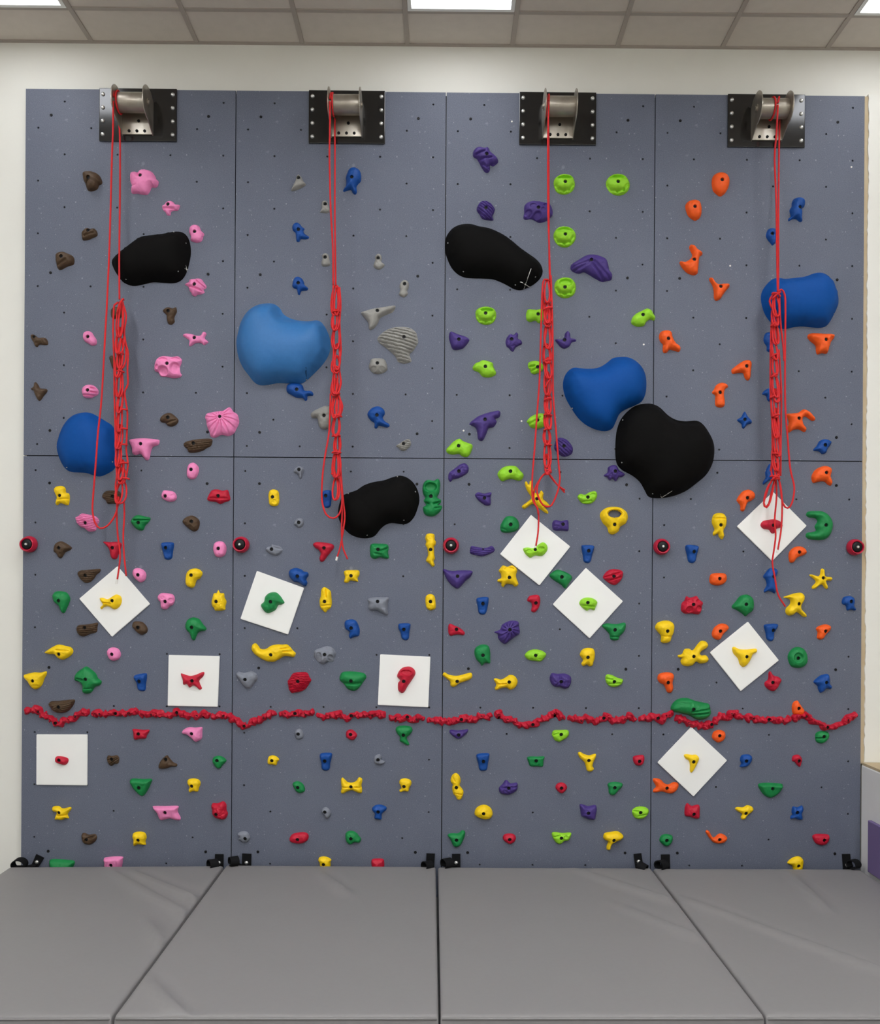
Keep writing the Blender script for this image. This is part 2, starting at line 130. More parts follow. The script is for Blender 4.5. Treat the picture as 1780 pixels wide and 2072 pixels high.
('green','green square frog-like hold below the centre black volume',0,38,(-422,2042,-408,2056,-372,2056,-325,2053,-314,2035,-317,2006,-313,1973,-339,1970,-364,1977,-393,1967,-415,1976,-422,1998),(-374,2021),{'c':[(-359,2012,-316,2031,8.7,6),(-392,1998,-359,1991,8.7,4)]}),
('yellow','long yellow lizard-shaped hold with curled head, left of the centre red cup anchor',0,30,(-102,2091,-93,2113,-71,2118,-49,2110,-46,2081,-40,2070,-42,2051,-49,2041,-49,2001,-45,1972,-52,1957,-46,1932,-59,1924,-77,1942,-96,1957,-92,1975,-85,1993,-90,2029,-100,2051,-96,2069),(-70,2023),{'p':[(-73,2092,14.5,13.1,5)]}),
('blue','blue whale hold at the corner of the tilted white board',0,42,(-894,1879,-885,1901,-853,1912,-820,1903,-805,1891,-784,1887,-778,1869,-791,1847,-785,1826,-794,1806,-812,1811,-838,1829,-863,1832,-885,1854),(-838,1863),{}),
('yellow','yellow molar-shaped hold below the red three-armed hold',0,27,(-574,1889,-560,1900,-523,1901,-487,1899,-483,1875,-494,1853,-490,1835,-512,1837,-534,1840,-552,1827,-572,1832,-567,1860),(-530,1868),{}),
('yellow','yellow upright squid-like hold right of the tilted white board',0,31,(-707,1750,-704,1786,-689,1801,-671,1795,-649,1776,-645,1743,-642,1707,-649,1681,-667,1667,-678,1654,-692,1663,-709,1685,-714,1721),(-682,1718),{'c':[(-676,1786,-672,1743,5.8,5),(-701,1692,-650,1696,7.3,4)]}),
('cool_grey','grey saddle-shaped hold right of the yellow squid-like hold',0,38,(-435,1733,-406,1743,-348,1745,-312,1742,-315,1716,-319,1680,-315,1647,-329,1640,-362,1658,-387,1669,-413,1665,-431,1683,-428,1708),(-375,1720),{}),
('yellow','yellow upright oval hold at the centre seam, right of the grey saddle-shaped hold',0,26,(-99,1736,-91,1757,-69,1765,-47,1754,-40,1725,-39,1685,-58,1672,-79,1673,-94,1692),(-69,1721),{}),
('blue','blue seahorse-head hold above the green mushroom-shaped hold',0,32,(-568,1584,-561,1606,-532,1615,-503,1608,-485,1577,-479,1548,-485,1519,-513,1512,-532,1503,-543,1519,-539,1541,-561,1559),(-527,1565),{}),
('blue','blue boot-shaped hold above the white square with the red ear hold',0,27,(-255,1579,-246,1592,-191,1593,-185,1572,-191,1539,-194,1506,-212,1495,-234,1506,-242,1539,-253,1560),(-222,1559),{'boot':1}),
('yellow','long yellow banana-shaped hold with a fingered end below the tilted white board',0,40,(-1108,1443,-1100,1466,-1082,1472,-1067,1458,-1053,1440,-1024,1440,-995,1458,-962,1466,-926,1466,-901,1467,-882,1452,-864,1430,-850,1416,-860,1394,-889,1397,-918,1397,-947,1380,-976,1366,-1012,1367,-1049,1382,-1081,1403,-1099,1421),(-989,1408),{'c':[(-933,1442,-882,1449,5.8,5),(-922,1428,-864,1428,5.8,5)]}),
('cool_grey','grey cratered hold right of the long yellow banana-shaped hold',0,34,(-745,1409,-738,1434,-702,1449,-665,1458,-633,1446,-618,1420,-625,1388,-632,1370,-665,1366,-690,1353,-715,1365,-737,1387),(-679,1411),{'p':[(-715,1397,18.9,27.6,12),(-647,1389,17.5,21.8,12),(-670,1443,29.1,8.7,7)]}),
('cool_grey','grey bull-head hold at the first seam below the banana-shaped hold',0,38,(-1197,1290,-1182,1306,-1150,1301,-1106,1309,-1077,1295,-1071,1269,-1088,1240,-1106,1215,-1127,1209,-1153,1225,-1175,1258),(-1137,1264),{'p':[(-1127,1293,32.7,10.2,7)]}),
('red','red barrel hold with horizontal slits above the red rail',0,42,(-896,1252,-885,1270,-863,1300,-823,1306,-784,1304,-769,1278,-758,1260,-769,1242,-787,1213,-816,1195,-852,1187,-873,1185,-888,1205,-892,1227),(-832,1255),{'g':(4,9,6)}),
('green','green mushroom-shaped hold left of the white square with the red ear hold',0,40,(-594,1279,-581,1305,-548,1312,-498,1310,-454,1302,-439,1280,-454,1255,-482,1215,-511,1199,-548,1211,-570,1240,-591,1258),(-525,1259),{'b':[(-517,1293,58.2,8)],'c':[(-571,1245,-473,1246,11.6,8)]}),
('green','green drop-shaped hold left of the leftmost white diamond',0,39,(-2263,1740,-2249,1763,-2216,1768,-2180,1759,-2160,1726,-2167,1697,-2179,1668,-2194,1641,-2212,1650,-2227,1682,-2252,1704,-2259,1722),(-2214,1713),{}),
('yellow','yellow duck-bill hold in the middle of the leftmost white diamond',12,33,(-1985,1728,-1966,1731,-1938,1724,-1909,1742,-1887,1751,-1862,1739,-1857,1710,-1869,1681,-1898,1664,-1934,1681,-1959,1676,-1973,1664,-1981,1676,-1966,1692,-1977,1710),(-1904,1715),{'c':[(-1960,1703,-1916,1699,5.8,5)]}),
('pink','pink skull-shaped hold right of the leftmost white diamond',0,35,(-1653,1740,-1635,1760,-1598,1760,-1564,1752,-1553,1723,-1564,1694,-1583,1683,-1598,1668,-1620,1666,-1634,1679,-1638,1708,-1649,1719),(-1602,1712),{'p':[(-1618,1734,14.5,11.6,6),(-1571,1719,11.6,13.1,6)]}),
('yellow','yellow turtle-shaped hold beside the first vertical seam',0,38,(-1341,1710,-1334,1742,-1327,1761,-1311,1764,-1302,1781,-1291,1764,-1269,1761,-1265,1739,-1254,1714,-1260,1685,-1261,1667,-1283,1661,-1319,1661,-1326,1674,-1337,1688),(-1307,1714),{'rough':3}),
('brown','brown block hold at the lower left edge of the leftmost white diamond',0,30,(-2123,1553,-2111,1571,-2072,1575,-2028,1582,-1999,1586,-2001,1561,-2006,1532,-2042,1521,-2078,1506,-2104,1513,-2118,1531),(-2069,1557),{'g':(-4,12,4)}),
('brown','brown nut hold at the lower right edge of the leftmost white diamond',0,29,(-1800,1565,-1793,1591,-1772,1596,-1739,1591,-1713,1562,-1713,1533,-1742,1517,-1768,1529,-1786,1547),(-1759,1561),{}),
('green','green elephant-head hold above the white square on the left panel',0,42,(-1492,1571,-1481,1604,-1449,1621,-1412,1611,-1390,1583,-1369,1557,-1379,1543,-1408,1539,-1423,1521,-1437,1488,-1455,1495,-1466,1528,-1484,1546),(-1446,1564),{}),
('yellow','yellow fish-shaped hold left of the round pink ball hold',0,36,(-2307,1410,-2290,1425,-2262,1443,-2226,1458,-2186,1451,-2153,1442,-2140,1422,-2149,1400,-2178,1379,-2203,1370,-2232,1382,-2250,1400,-2279,1403),(-2213,1404),{'c':[(-2228,1427,-2163,1423,8.7,4)]}),
('pink','round pink ball hold above the blue boot left of the white square',0,32,(-1945,1409,-1937,1434,-1911,1444,-1879,1435,-1864,1406,-1875,1377,-1904,1366,-1929,1374),(-1908,1405),{}),
('yellow','yellow cow-head hold at the left wall edge above the red rail',0,40,(-2426,1279,-2405,1287,-2365,1296,-2329,1295,-2296,1302,-2294,1284,-2307,1258,-2318,1226,-2339,1204,-2364,1198,-2386,1215,-2401,1240,-2419,1258),(-2360,1249),{'p':[(-2347,1221,13.1,7.3,4)]}),
('green','large green mask-like hold right of the yellow cow-head hold',0,46,(-2131,1271,-2119,1296,-2090,1318,-2065,1332,-2039,1318,-2010,1293,-1995,1264,-1975,1246,-1984,1224,-2013,1213,-2031,1184,-2060,1173,-2085,1184,-2086,1220,-2104,1242,-2129,1249),(-2053,1261),{'c':[(-2108,1262,-2072,1255,8.7,5),(-2065,1205,-2029,1205,5.8,4)]}),
('blue','blue boot-shaped hold left of the white square on the left panel',0,29,(-1788,1276,-1770,1287,-1719,1294,-1712,1276,-1717,1236,-1722,1196,-1747,1191,-1766,1203,-1773,1236,-1784,1258),(-1753,1248),{'boot':1}),
('red','red splayed gecko-like hold in the white square on the left panel',12,28,(-1513,1293,-1499,1293,-1459,1282,-1423,1290,-1390,1304,-1376,1301,-1383,1279,-1404,1257,-1401,1236,-1390,1210,-1404,1202,-1422,1217,-1440,1225,-1462,1214,-1477,1232,-1498,1231,-1502,1257),(-1442,1255),{}),
('brown','brown log hold sitting on the left end of the red rail',0,44,(-2280,1110,-2266,1129,-2219,1132,-2154,1139,-2129,1137,-2134,1115,-2150,1089,-2175,1068,-2218,1060,-2251,1071,-2266,1092),(-2209,1099),{'g':(-10,12,3)}),
('green','green turtle-head hold in the middle of the tilted white board',12,40,(-1052,1694,-1034,1715,-1027,1744,-1002,1766,-965,1769,-940,1749,-925,1727,-915,1709,-933,1698,-951,1694,-965,1669,-990,1654,-1015,1648,-1037,1665),(-990,1715),{}),
('red','red ear-shaped hold in the white square left of the centre seam',12,40,(-260,1286,-247,1319,-222,1339,-186,1343,-160,1326,-154,1301,-171,1269,-196,1232,-217,1196,-235,1190,-253,1207,-254,1246,-243,1264),(-220,1260),{'p':[(-206,1310,32.7,16.0,14)]}),
('purple','lumpy purple hold at the centre seam just below the horizontal seam',0,29,(29,2443,36,2472,69,2498,98,2520,127,2527,147,2506,145,2477,124,2458,91,2440,58,2433,44,2418,32,2429),(91,2478),{'rough':3}),
('lime','lime arched hold just below the horizontal seam, left of the third rope',0,36,(316,2467,337,2496,366,2511,417,2513,446,2489,468,2462,458,2435,436,2428,396,2438,367,2431,345,2423,327,2438),(389,2479),{}),
('purple','small purple ox-head hold below the lime arched hold',0,27,(186,2343,204,2359,237,2352,280,2358,277,2329,277,2289,252,2282,226,2296,201,2317),(240,2324),{'c':[(200,2338,273,2331,7.3,4)]}),
('yellow','yellow frog-like hold with splayed limbs behind the loop of the third rope',0,34,(475,2414,485,2424,498,2406,506,2426,519,2425,523,2396,531,2363,556,2352,571,2371,585,2353,582,2324,607,2302,624,2280,611,2273,593,2273,611,2251,611,2237,593,2244,564,2265,535,2287,513,2290,477,2265,462,2270,462,2283,495,2308,513,2330,487,2374),(544,2321),{}),
('lime','lime crab-shaped hold right of the third rope loop',0,27,(783,2336,800,2354,825,2349,858,2366,887,2369,898,2348,887,2319,862,2298,826,2295,800,2307),(840,2333),{'p':[(801,2338,10.2,7.3,6),(870,2346,16.0,10.2,7)],'c':[(813,2306,860,2313,7.3,5)]}),
('purple','spiky purple hold touching the lower left of the right black volume',0,32,(934,2460,955,2479,959,2508,984,2522,1009,2519,1024,2494,1057,2471,1043,2454,1021,2450,1006,2428,985,2443,970,2432,955,2450),(998,2484),{'rough':3}),
('yellow','large yellow ring-shaped jug hold below the right black volume',0,50,(914,2224,923,2253,956,2275,995,2280,1035,2274,1068,2250,1077,2218,1065,2185,1033,2163,1022,2137,993,2119,967,2126,956,2159,931,2184),(993,2174),{'hole':(996,2237,48.0,27.6)}),
('green','green dome hold at the upper left edge of the third rope white diamond',0,41,(334,2158,347,2191,368,2217,401,2222,430,2206,445,2174,438,2145,412,2130,376,2125,343,2129),(392,2170),{'c':[(338,2150,367,2139,7.3,4)]}),
('purple','purple brick-like hold at the upper right edge of the third rope white diamond',0,26,(638,2186,656,2201,688,2194,725,2201,732,2172,729,2139,696,2139,652,2139,638,2153),(697,2175),{'rough':2.5}),
('purple','long flat purple hold right of the centre red cup anchor',0,22,(158,2020,166,2045,195,2042,232,2035,261,2038,286,2047,303,2028,294,2010,261,1995,228,1986,196,1991,163,2001),(235,2028),{'g':(-6,11,3)}),
('lime','dark lime crab-shaped hold under the hanging tip of the third rope',12,29,(467,2032,492,2039,528,2036,557,2058,582,2070,604,2055,608,2026,586,1996,565,1989,536,1992,510,1979,489,1992,474,2010),(536,2026),{'p':[(501,2017,16.0,10.2,7),(570,2032,18.9,11.6,8)]}),
('blue','blue boot-shaped hold between the two touching white diamonds, above the lower one',0,28,(807,2046,820,2055,878,2053,880,2031,870,1995,861,1959,839,1951,821,1962,815,1998),(847,2022),{'boot':1}),
('purple','purple heart-like wedge hold at the centre seam above the small red hold',0,42,(4,1910,36,1903,65,1901,102,1904,171,1901,164,1868,138,1846,109,1813,88,1797,66,1806,37,1834,15,1871),(87,1869),{}),
('yellow','yellow giraffe-face hold at the lower left edge of the third rope white diamond',0,42,(337,1920,352,1934,377,1927,403,1935,424,1924,435,1906,428,1880,432,1855,442,1826,425,1811,403,1824,371,1826,353,1807,342,1818,342,1833,320,1840,323,1852,341,1862,338,1887,327,1902),(387,1864),{'p':[(387,1912,32.7,11.6,12)]}),
('green','green leaf hold wedged between the two touching white diamonds',0,35,(623,1874,643,1900,672,1911,712,1900,744,1882,755,1864,741,1839,716,1802,690,1824,654,1846),(691,1869),{}),
('red','red wrinkled fist-like hold at the upper right edge of the lower touching diamond',0,39,(933,1869,948,1895,973,1913,1006,1917,1046,1906,1050,1877,1032,1844,1003,1824,973,1833,948,1851),(992,1875),{'c':[(940,1869,1034,1898,7.3,6),(955,1847,1034,1870,7.3,6)],'rough':2}),
('blue','blue boot-shaped hold right of the centre seam, above the green bulb hold',0,29,(197,1730,208,1745,262,1750,270,1731,263,1691,252,1654,230,1647,212,1658,205,1694),(235,1711),{'boot':1}),
('red','small red axe-shaped hold left of the lower touching white diamond',0,24,(494,1736,509,1758,553,1764,568,1747,568,1707,554,1678,536,1662,517,1670,521,1696,517,1718,499,1725),(543,1717),{}),
('lime','lime oval hold in the middle of the lower touching white diamond',12,32,(795,1716,809,1741,842,1751,878,1744,900,1724,889,1691,882,1677,857,1682,839,1674,813,1691),(841,1721),{'c':[(803,1705,875,1699,7.3,5)]}),
('red','small red wedge hold at the centre seam below the purple heart-like wedge',0,24,(35,1577,46,1593,75,1581,107,1566,132,1541,122,1526,97,1530,71,1528,50,1522,37,1537),(83,1561),{}),
('purple','purple seashell hold with fanned ridges right of the small red wedge',0,44,(303,1546,336,1561,350,1590,394,1612,441,1608,448,1576,451,1540,423,1518,394,1496,366,1477,340,1492,325,1513,322,1535),(391,1562),{'f':(11,6)}),
('green','green bat-shaped hold at the lower right edge of the lower touching diamond',0,35,(930,1586,957,1601,1012,1597,1062,1605,1068,1579,1055,1547,1034,1528,1027,1507,1001,1501,979,1510,972,1539,950,1564),(1001,1564),{'c':[(972,1523,1026,1524,7.3,5)]}),
('green','green bulb hold with a ragged foot below the blue boot near the centre',0,41,(188,1422,195,1454,231,1473,268,1466,280,1433,281,1393,279,1364,254,1366,232,1350,221,1364,199,1389),(237,1413),{}),
('lime','lime lemon-shaped hold below the purple seashell hold',0,30,(482,1416,504,1438,540,1447,580,1440,606,1420,595,1395,573,1377,541,1380,508,1384,488,1398),(543,1413),{'p':[(517,1392,10.2,6.5,5),(568,1392,10.2,6.5,5)]}),
('yellow','yellow robot-head hold below the lower touching white diamond',0,37,(802,1418,813,1444,842,1457,878,1453,890,1430,889,1397,882,1375,878,1357,860,1349,842,1360,824,1351,811,1364,820,1386,809,1404),(845,1404),{}),
('yellow','wide yellow tee-shaped bone hold at the centre seam above the red rail',0,25,(5,1293,15,1310,40,1297,84,1290,127,1299,167,1309,177,1291,167,1272,135,1258,102,1247,73,1226,51,1233,48,1257,26,1275),(89,1259),{}),
('yellow','yellow fish-shaped hold right of the wide yellow tee-shaped bone',0,35,(302,1270,316,1277,345,1270,374,1285,396,1298,425,1289,441,1260,429,1227,400,1211,375,1223,346,1219,317,1208,308,1219,316,1241),(390,1258),{'c':[(322,1244,373,1247,5.8,5)]}),
('purple','purple dented pillow hold above the red rail, below the yellow robot-head hold',0,37,(627,1279,639,1308,675,1305,715,1307,748,1291,753,1262,741,1229,716,1218,687,1229,658,1230,636,1250),(691,1262),{'c':[(684,1307,687,1278,10.2,5)],'rough':3}),
('lime','small lime speckled hold above the red rail near the third seam',0,28,(951,1288,963,1304,992,1299,1021,1285,1053,1274,1050,1252,1025,1234,992,1230,971,1239,956,1259),(1000,1263),{'c':[(953,1279,989,1275,7.3,5),(971,1250,1033,1254,7.3,4)]}),
('blue','blue hold mostly hidden behind the bottom of the rightmost rope chain',0,22,(1877,2490,1900,2535,1919,2520,1923,2460,1897,2437,1866,2415,1863,2429,1878,2456),None,{}),
('orange','orange bird-beak hold at far right just below the horizontal seam',0,42,(2147,2468,2164,2499,2194,2518,2229,2526,2259,2514,2263,2488,2256,2465,2267,2435,2260,2412,2241,2417,2222,2434,2191,2434,2157,2426,2147,2445),(2219,2483),{}),
('orange','orange bird-head hold at the upper left edge of the rightmost rope diamond',0,31,(1710,2325,1725,2352,1748,2376,1782,2385,1813,2367,1817,2341,1798,2322,1775,2310,1764,2284,1752,2259,1733,2264,1731,2291,1714,2314),(1766,2335),{}),
('yellow','yellow octopus-shaped hold left of the rightmost rope white diamond',0,38,(1566,2206,1577,2237,1607,2248,1638,2241,1652,2214,1650,2176,1635,2146,1639,2116,1627,2094,1608,2108,1601,2127,1578,2115,1572,2130,1581,2153,1568,2183),(1611,2176),{'c':[(1571,2216,1639,2213,6.1,4)]}),
('red','dark red cloud-shaped hold on the white diamond behind the rightmost rope',12,29,(1846,2177,1859,2200,1893,2209,1931,2212,1965,2197,1975,2174,1962,2163,1939,2155,1928,2132,1909,2132,1894,2151,1863,2156),(1913,2176),{}),
('green','large green crescent hold open to the left at far right',0,42,(2116,2240,2128,2259,2169,2263,2215,2260,2253,2234,2273,2188,2262,2135,2231,2101,2186,2093,2132,2100,2115,2115,2121,2135,2151,2140,2174,2149,2166,2172,2181,2203,2166,2222,2132,2225),(2218,2179),{}),
('blue','blue boot-shaped hold right of the fourth red cup anchor',0,30,(1412,2046,1427,2061,1484,2056,1490,2039,1480,2001,1473,1967,1454,1955,1431,1963,1423,1997),(1459,2021),{'boot':1}),
('orange','orange bean hold at the lower right edge of the rightmost rope diamond',0,28,(2015,2004,2024,2031,2051,2052,2085,2056,2112,2043,2121,2020,2101,2005,2066,1990,2044,1963,2021,1966),(2070,2022),{}),
('orange','orange pillow-shaped hold below the yellow octopus-shaped hold',0,31,(1555,1869,1565,1891,1603,1898,1645,1894,1656,1873,1649,1846,1618,1827,1580,1827,1557,1842),(1607,1865),{}),
('blue','tall blue fish hold crossed by the loose tail of the rightmost rope',0,31,(1867,1878,1884,1905,1907,1928,1945,1924,1952,1901,1941,1867,1942,1822,1938,1782,1915,1791,1896,1795,1877,1785,1872,1798,1888,1829,1880,1863),(1922,1878),{}),
('yellow','yellow five-armed starfish hold at far right',0,28,(2138,1887,2151,1893,2193,1884,2204,1922,2215,1928,2225,1918,2231,1884,2265,1878,2271,1865,2261,1858,2235,1854,2246,1820,2239,1808,2226,1816,2208,1835,2174,1812,2155,1809,2153,1823,2174,1853),(2211,1873),{}),
('red','red hold with honeycomb pockets right of the third seam',0,40,(1389,1694,1394,1721,1409,1736,1420,1761,1439,1754,1458,1757,1481,1763,1496,1744,1518,1725,1512,1703,1508,1676,1493,1657,1451,1661,1413,1660,1392,1675),(1453,1714),{'p':[(1432,1686,19.7,18.2,12),(1485,1692,15.2,15.2,11),(1437,1735,15.2,10.6,9),(1405,1718,10.6,9.1,7),(1483,1733,12.2,10.6,8)]}),
('green','green snail-shaped hold above the right-hand lower white diamond',0,46,(1685,1700,1709,1734,1735,1765,1777,1773,1806,1754,1815,1720,1809,1682,1785,1663,1766,1647,1747,1662,1717,1681),(1757,1717),{'p':[(1784,1686,10.6,10.6,4)]}),
('yellow','yellow duck-shaped hold at the end of the rightmost rope tail',0,42,(1985,1759,2013,1770,2051,1782,2089,1786,2108,1771,2108,1741,2093,1714,2093,1691,2120,1661,2122,1646,2101,1647,2067,1672,2044,1657,2017,1653,2000,1668,2002,1694,2025,1721,2021,1748),(2065,1722),{}),
('blue','blue elephant-like hold at the right wall edge beside the yellow duck',0,28,(2327,1734,2338,1761,2372,1769,2399,1758,2403,1731,2399,1712,2411,1693,2403,1684,2380,1689,2358,1685,2350,1712,2335,1719),(2373,1737),{}),
('yellow','yellow light-bulb-shaped hold right of the third seam',0,44,(1239,1580,1254,1606,1292,1619,1330,1614,1351,1592,1349,1554,1338,1527,1327,1497,1297,1487,1274,1496,1273,1531,1251,1557),(1304,1559),{'c':[(1264,1528,1332,1528,7.6,4)]}),
('orange','orange kidney hold touching the upper left edge of the right-hand lower diamond',0,28,(1571,1551,1586,1582,1620,1603,1654,1599,1670,1578,1651,1555,1636,1540,1621,1513,1598,1510,1575,1525),(1614,1560),{}),
('blue','blue boot-shaped hold at the upper right edge of the right-hand lower diamond',0,28,(1873,1591,1894,1602,1951,1603,1953,1584,1936,1553,1932,1515,1914,1502,1891,1515,1883,1553),(1923,1566),{'boot':1}),
('orange','orange kidney hold above the green ring hold at far right',0,28,(2178,1578,2198,1594,2236,1603,2265,1590,2259,1567,2240,1548,2222,1521,2203,1513,2184,1524,2187,1555),(2225,1564),{}),
('yellow','yellow open-mouthed crocodile-head hold left of the right-hand lower diamond',0,40,(1373,1417,1396,1425,1411,1452,1438,1456,1460,1448,1487,1482,1509,1502,1536,1498,1550,1479,1540,1460,1514,1445,1502,1429,1510,1418,1537,1418,1553,1396,1541,1377,1506,1370,1480,1380,1461,1361,1431,1353,1400,1361,1389,1383,1396,1402,1377,1404),(1458,1413),{'p':[(1417,1436,12.2,12.2,5)]}),
('yellow','yellow fox-head hold in the middle of the right-hand lower white diamond',12,36,(1686,1462,1700,1469,1730,1456,1776,1455,1825,1459,1829,1440,1806,1424,1795,1398,1776,1368,1752,1352,1731,1367,1719,1401,1693,1431),(1762,1414),{}),
('green','round green ring hold at far right above the blue elbow hold',0,40,(2014,1406,2023,1440,2049,1465,2080,1469,2110,1456,2128,1422,2128,1380,2103,1353,2065,1348,2031,1361),(2068,1406),{'p':[(2066,1410,25.8,27.3,14)]}),
('orange','orange tooth-shaped hold left of the lower edge of the right-hand lower diamond',0,34,(1255,1280,1264,1307,1302,1318,1340,1313,1352,1292,1344,1258,1348,1224,1337,1201,1314,1201,1303,1223,1291,1246,1268,1257),(1312,1260),{}),
('red','red thorny hold at the lower right edge of the right-hand lower diamond',0,33,(1880,1261,1899,1280,1903,1318,1914,1327,1933,1303,1960,1295,1979,1277,1968,1254,1957,1231,1934,1212,1907,1219,1884,1238),(1919,1264),{'rough':2}),
('blue','blue elbow-shaped hold at far right below the green ring hold',0,35,(2165,1266,2184,1289,2214,1308,2252,1312,2260,1282,2260,1259,2274,1240,2264,1225,2242,1229,2223,1210,2204,1204,2192,1225,2188,1244),(2230,1266),{}),
('green','large green slug-shaped hold lying on the red rail',0,52,(1333,1107,1348,1141,1382,1165,1431,1168,1476,1153,1522,1143,1556,1134,1564,1108,1568,1081,1549,1055,1515,1043,1477,1047,1447,1065,1401,1077,1355,1088),(1455,1108),{'c':[(1446,1073,1545,1085,7.6,6),(1450,1092,1548,1108,6.8,5),(1363,1144,1446,1137,10.6,3)]}),
('orange','orange flame-shaped hold standing on the right end of the red rail',0,27,(2040,1121,2049,1148,2072,1158,2086,1140,2099,1121,2114,1099,2103,1076,2072,1072,2046,1083),(2074,1114),{}),
('red','red block hold just below the red rail, left of the pink mitten-shaped hold',0,26,(-1795,968,-1779,971,-1735,966,-1698,966,-1699,952,-1710,934,-1717,916,-1750,912,-1782,908,-1789,930,-1790,951),(-1754,944),{}),
('pink','pink mitten-shaped hold just below the red rail',0,33,(-1508,953,-1496,970,-1467,983,-1431,981,-1391,983,-1389,958,-1391,921,-1405,907,-1430,898,-1452,917,-1481,939,-1503,943),(-1446,948),{}),
('red','small dark red bean hold in the lowest white square at left',12,26,(-2237,795,-2229,810,-2207,812,-2178,807,-2160,796,-2163,774,-2181,761,-2210,767,-2232,777),(-2207,792),{}),
('brown','small brown round hold right of the lowest white square',0,23,(-1942,798,-1934,816,-1912,813,-1883,817,-1870,799,-1876,770,-1897,766,-1915,755,-1934,769),(-1910,796),{'g':(-30,11,4)}),
('brown','brown manta-shaped hold above the green wedge hold',0,28,(-1642,746,-1636,775,-1615,804,-1593,819,-1579,804,-1557,779,-1535,768,-1538,754,-1567,752,-1596,742,-1625,739),(-1597,797),{}),
('green','small green cup-shaped hold left of the first seam below the red rail',0,28,(-1330,784,-1322,809,-1285,817,-1249,795,-1256,777,-1271,762,-1285,744,-1307,748,-1321,766),(-1298,793),{}),
('green','green wedge hold with a flat top below the brown manta-shaped hold',0,44,(-1806,673,-1786,683,-1732,680,-1681,680,-1685,656,-1699,623,-1720,591,-1738,580,-1760,594,-1786,623,-1800,648),(-1747,634),{'top':1}),
('yellow','yellow molar-like hold right of the green wedge hold',0,29,(-1474,656,-1469,678,-1440,685,-1408,678,-1397,657,-1406,631,-1414,609,-1440,611,-1461,603,-1467,620,-1462,634),(-1444,644),{}),
('yellow','yellow winged hold below the lowest white square',0,29,(-2258,507,-2246,519,-2217,520,-2195,507,-2152,515,-2145,504,-2159,486,-2166,471,-2159,450,-2180,449,-2202,439,-2224,442,-2242,442,-2235,467,-2231,485,-2249,489),(-2210,486),{'c':[(-2217,468,-2160,472,7.3,5)]}),
('pink','wide pink ledge hold with a flat top, second row above the left mat',0,42,(-1675,518,-1659,524,-1601,524,-1529,525,-1526,508,-1528,490,-1512,458,-1517,442,-1543,443,-1572,451,-1600,446,-1626,441,-1640,457,-1651,486),(-1595,492),{'top':1}),
('red','red knuckle hold beside the first seam, right of the wide pink ledge',0,40,(-1335,523,-1326,542,-1297,542,-1265,553,-1247,535,-1246,506,-1238,481,-1253,451,-1282,448,-1311,458,-1329,480,-1330,502),(-1299,484),{'rough':3.5}),
('brown','small brown grooved hold just above the left mat',0,25,(-2086,352,-2072,366,-2043,356,-2007,359,-1996,341,-2006,316,-2035,298,-2068,303,-2082,323),(-2052,330),{'c':[(-2055,334,-1998,352,8.7,6)]}),
('yellow','yellow molar-like hold above the pink wedge at the left mat',0,33,(-1791,343,-1785,365,-1756,374,-1720,369,-1708,343,-1715,318,-1712,298,-1738,298,-1760,300,-1781,290,-1786,307,-1785,325),(-1750,331),{}),
('green','flat green hold half hidden behind the left mat',0,40,(-2271,186,-2268,207,-2235,213,-2163,208,-2127,202,-2128,179,-2155,135,-2199,114,-2242,131,-2264,160),None,{}),
('pink','pink wedge hold half hidden behind the left mat',0,40,(-1953,194,-1948,223,-1852,229,-1846,209,-1852,166,-1873,137,-1931,137,-1952,165),(-1906,185),{'top':1}),
('cool_grey','small round grey knob just below the red rail',0,22,(-853,960,-844,973,-822,977,-806,960,-802,931,-815,918,-840,918,-851,935),(-831,948),{}),
('red','small red rosette hold just below the red rail',0,25,(-556,944,-550,966,-525,975,-503,962,-490,942,-503,919,-524,913,-550,926),(-527,948),{'rough':2}),
('green','green tulip-shaped hold hanging right under the red rail',0,32,(-267,975,-256,993,-220,999,-180,993,-169,972,-184,946,-202,928,-187,892,-198,884,-223,897,-243,910,-241,931,-256,949),(-221,946),{}),
('yellow','small yellow nose-shaped hold left of the blue boot under the red rail',0,23,(-1010,789,-1002,814,-977,822,-952,811,-942,796,-952,785,-959,765,-980,767,-1006,771),(-982,793),{}),
('blue','blue boot-shaped hold under the red rail, between the yellow nose and a grey hook',0,28,(-707,823,-694,836,-640,837,-636,816,-645,780,-650,744,-672,734,-694,744,-698,780,-705,802),(-676,792),{'boot':1}),
('cool_grey','small grey hook-shaped hold right of the blue boot below the red rail',0,22,(-391,796,-386,821,-361,832,-348,818,-350,800,-328,789,-339,774,-364,770,-386,778),(-368,801),{}),
('green','small green oval hold left of the yellow bow-tie hold',0,25,(-864,652,-856,666,-831,672,-806,659,-792,634,-795,612,-820,603,-842,612,-856,634),(-831,638),{}),
('yellow','yellow bow-tie bone hold on the second lower panel',0,28,(-583,679,-574,695,-559,683,-541,668,-516,666,-494,676,-479,696,-461,690,-459,672,-463,651,-459,622,-464,605,-486,607,-515,620,-544,614,-570,601,-583,610,-579,635),(-523,644),{'c':[(-575,640,-539,642,5.1,4),(-503,642,-462,639,5.1,4)]}),
('yellow','yellow molar-like hold right of the yellow bow-tie hold',0,27,(-244,666,-236,686,-207,692,-178,681,-173,659,-185,637,-192,616,-218,617,-236,610,-243,623,-232,637),(-216,648),{}),
('cool_grey','small grey drop-shaped knob left of the blue shirt-shaped hold',0,22,(-696,496,-685,518,-664,522,-645,504,-641,479,-656,457,-670,460,-681,478),(-674,496),{}),
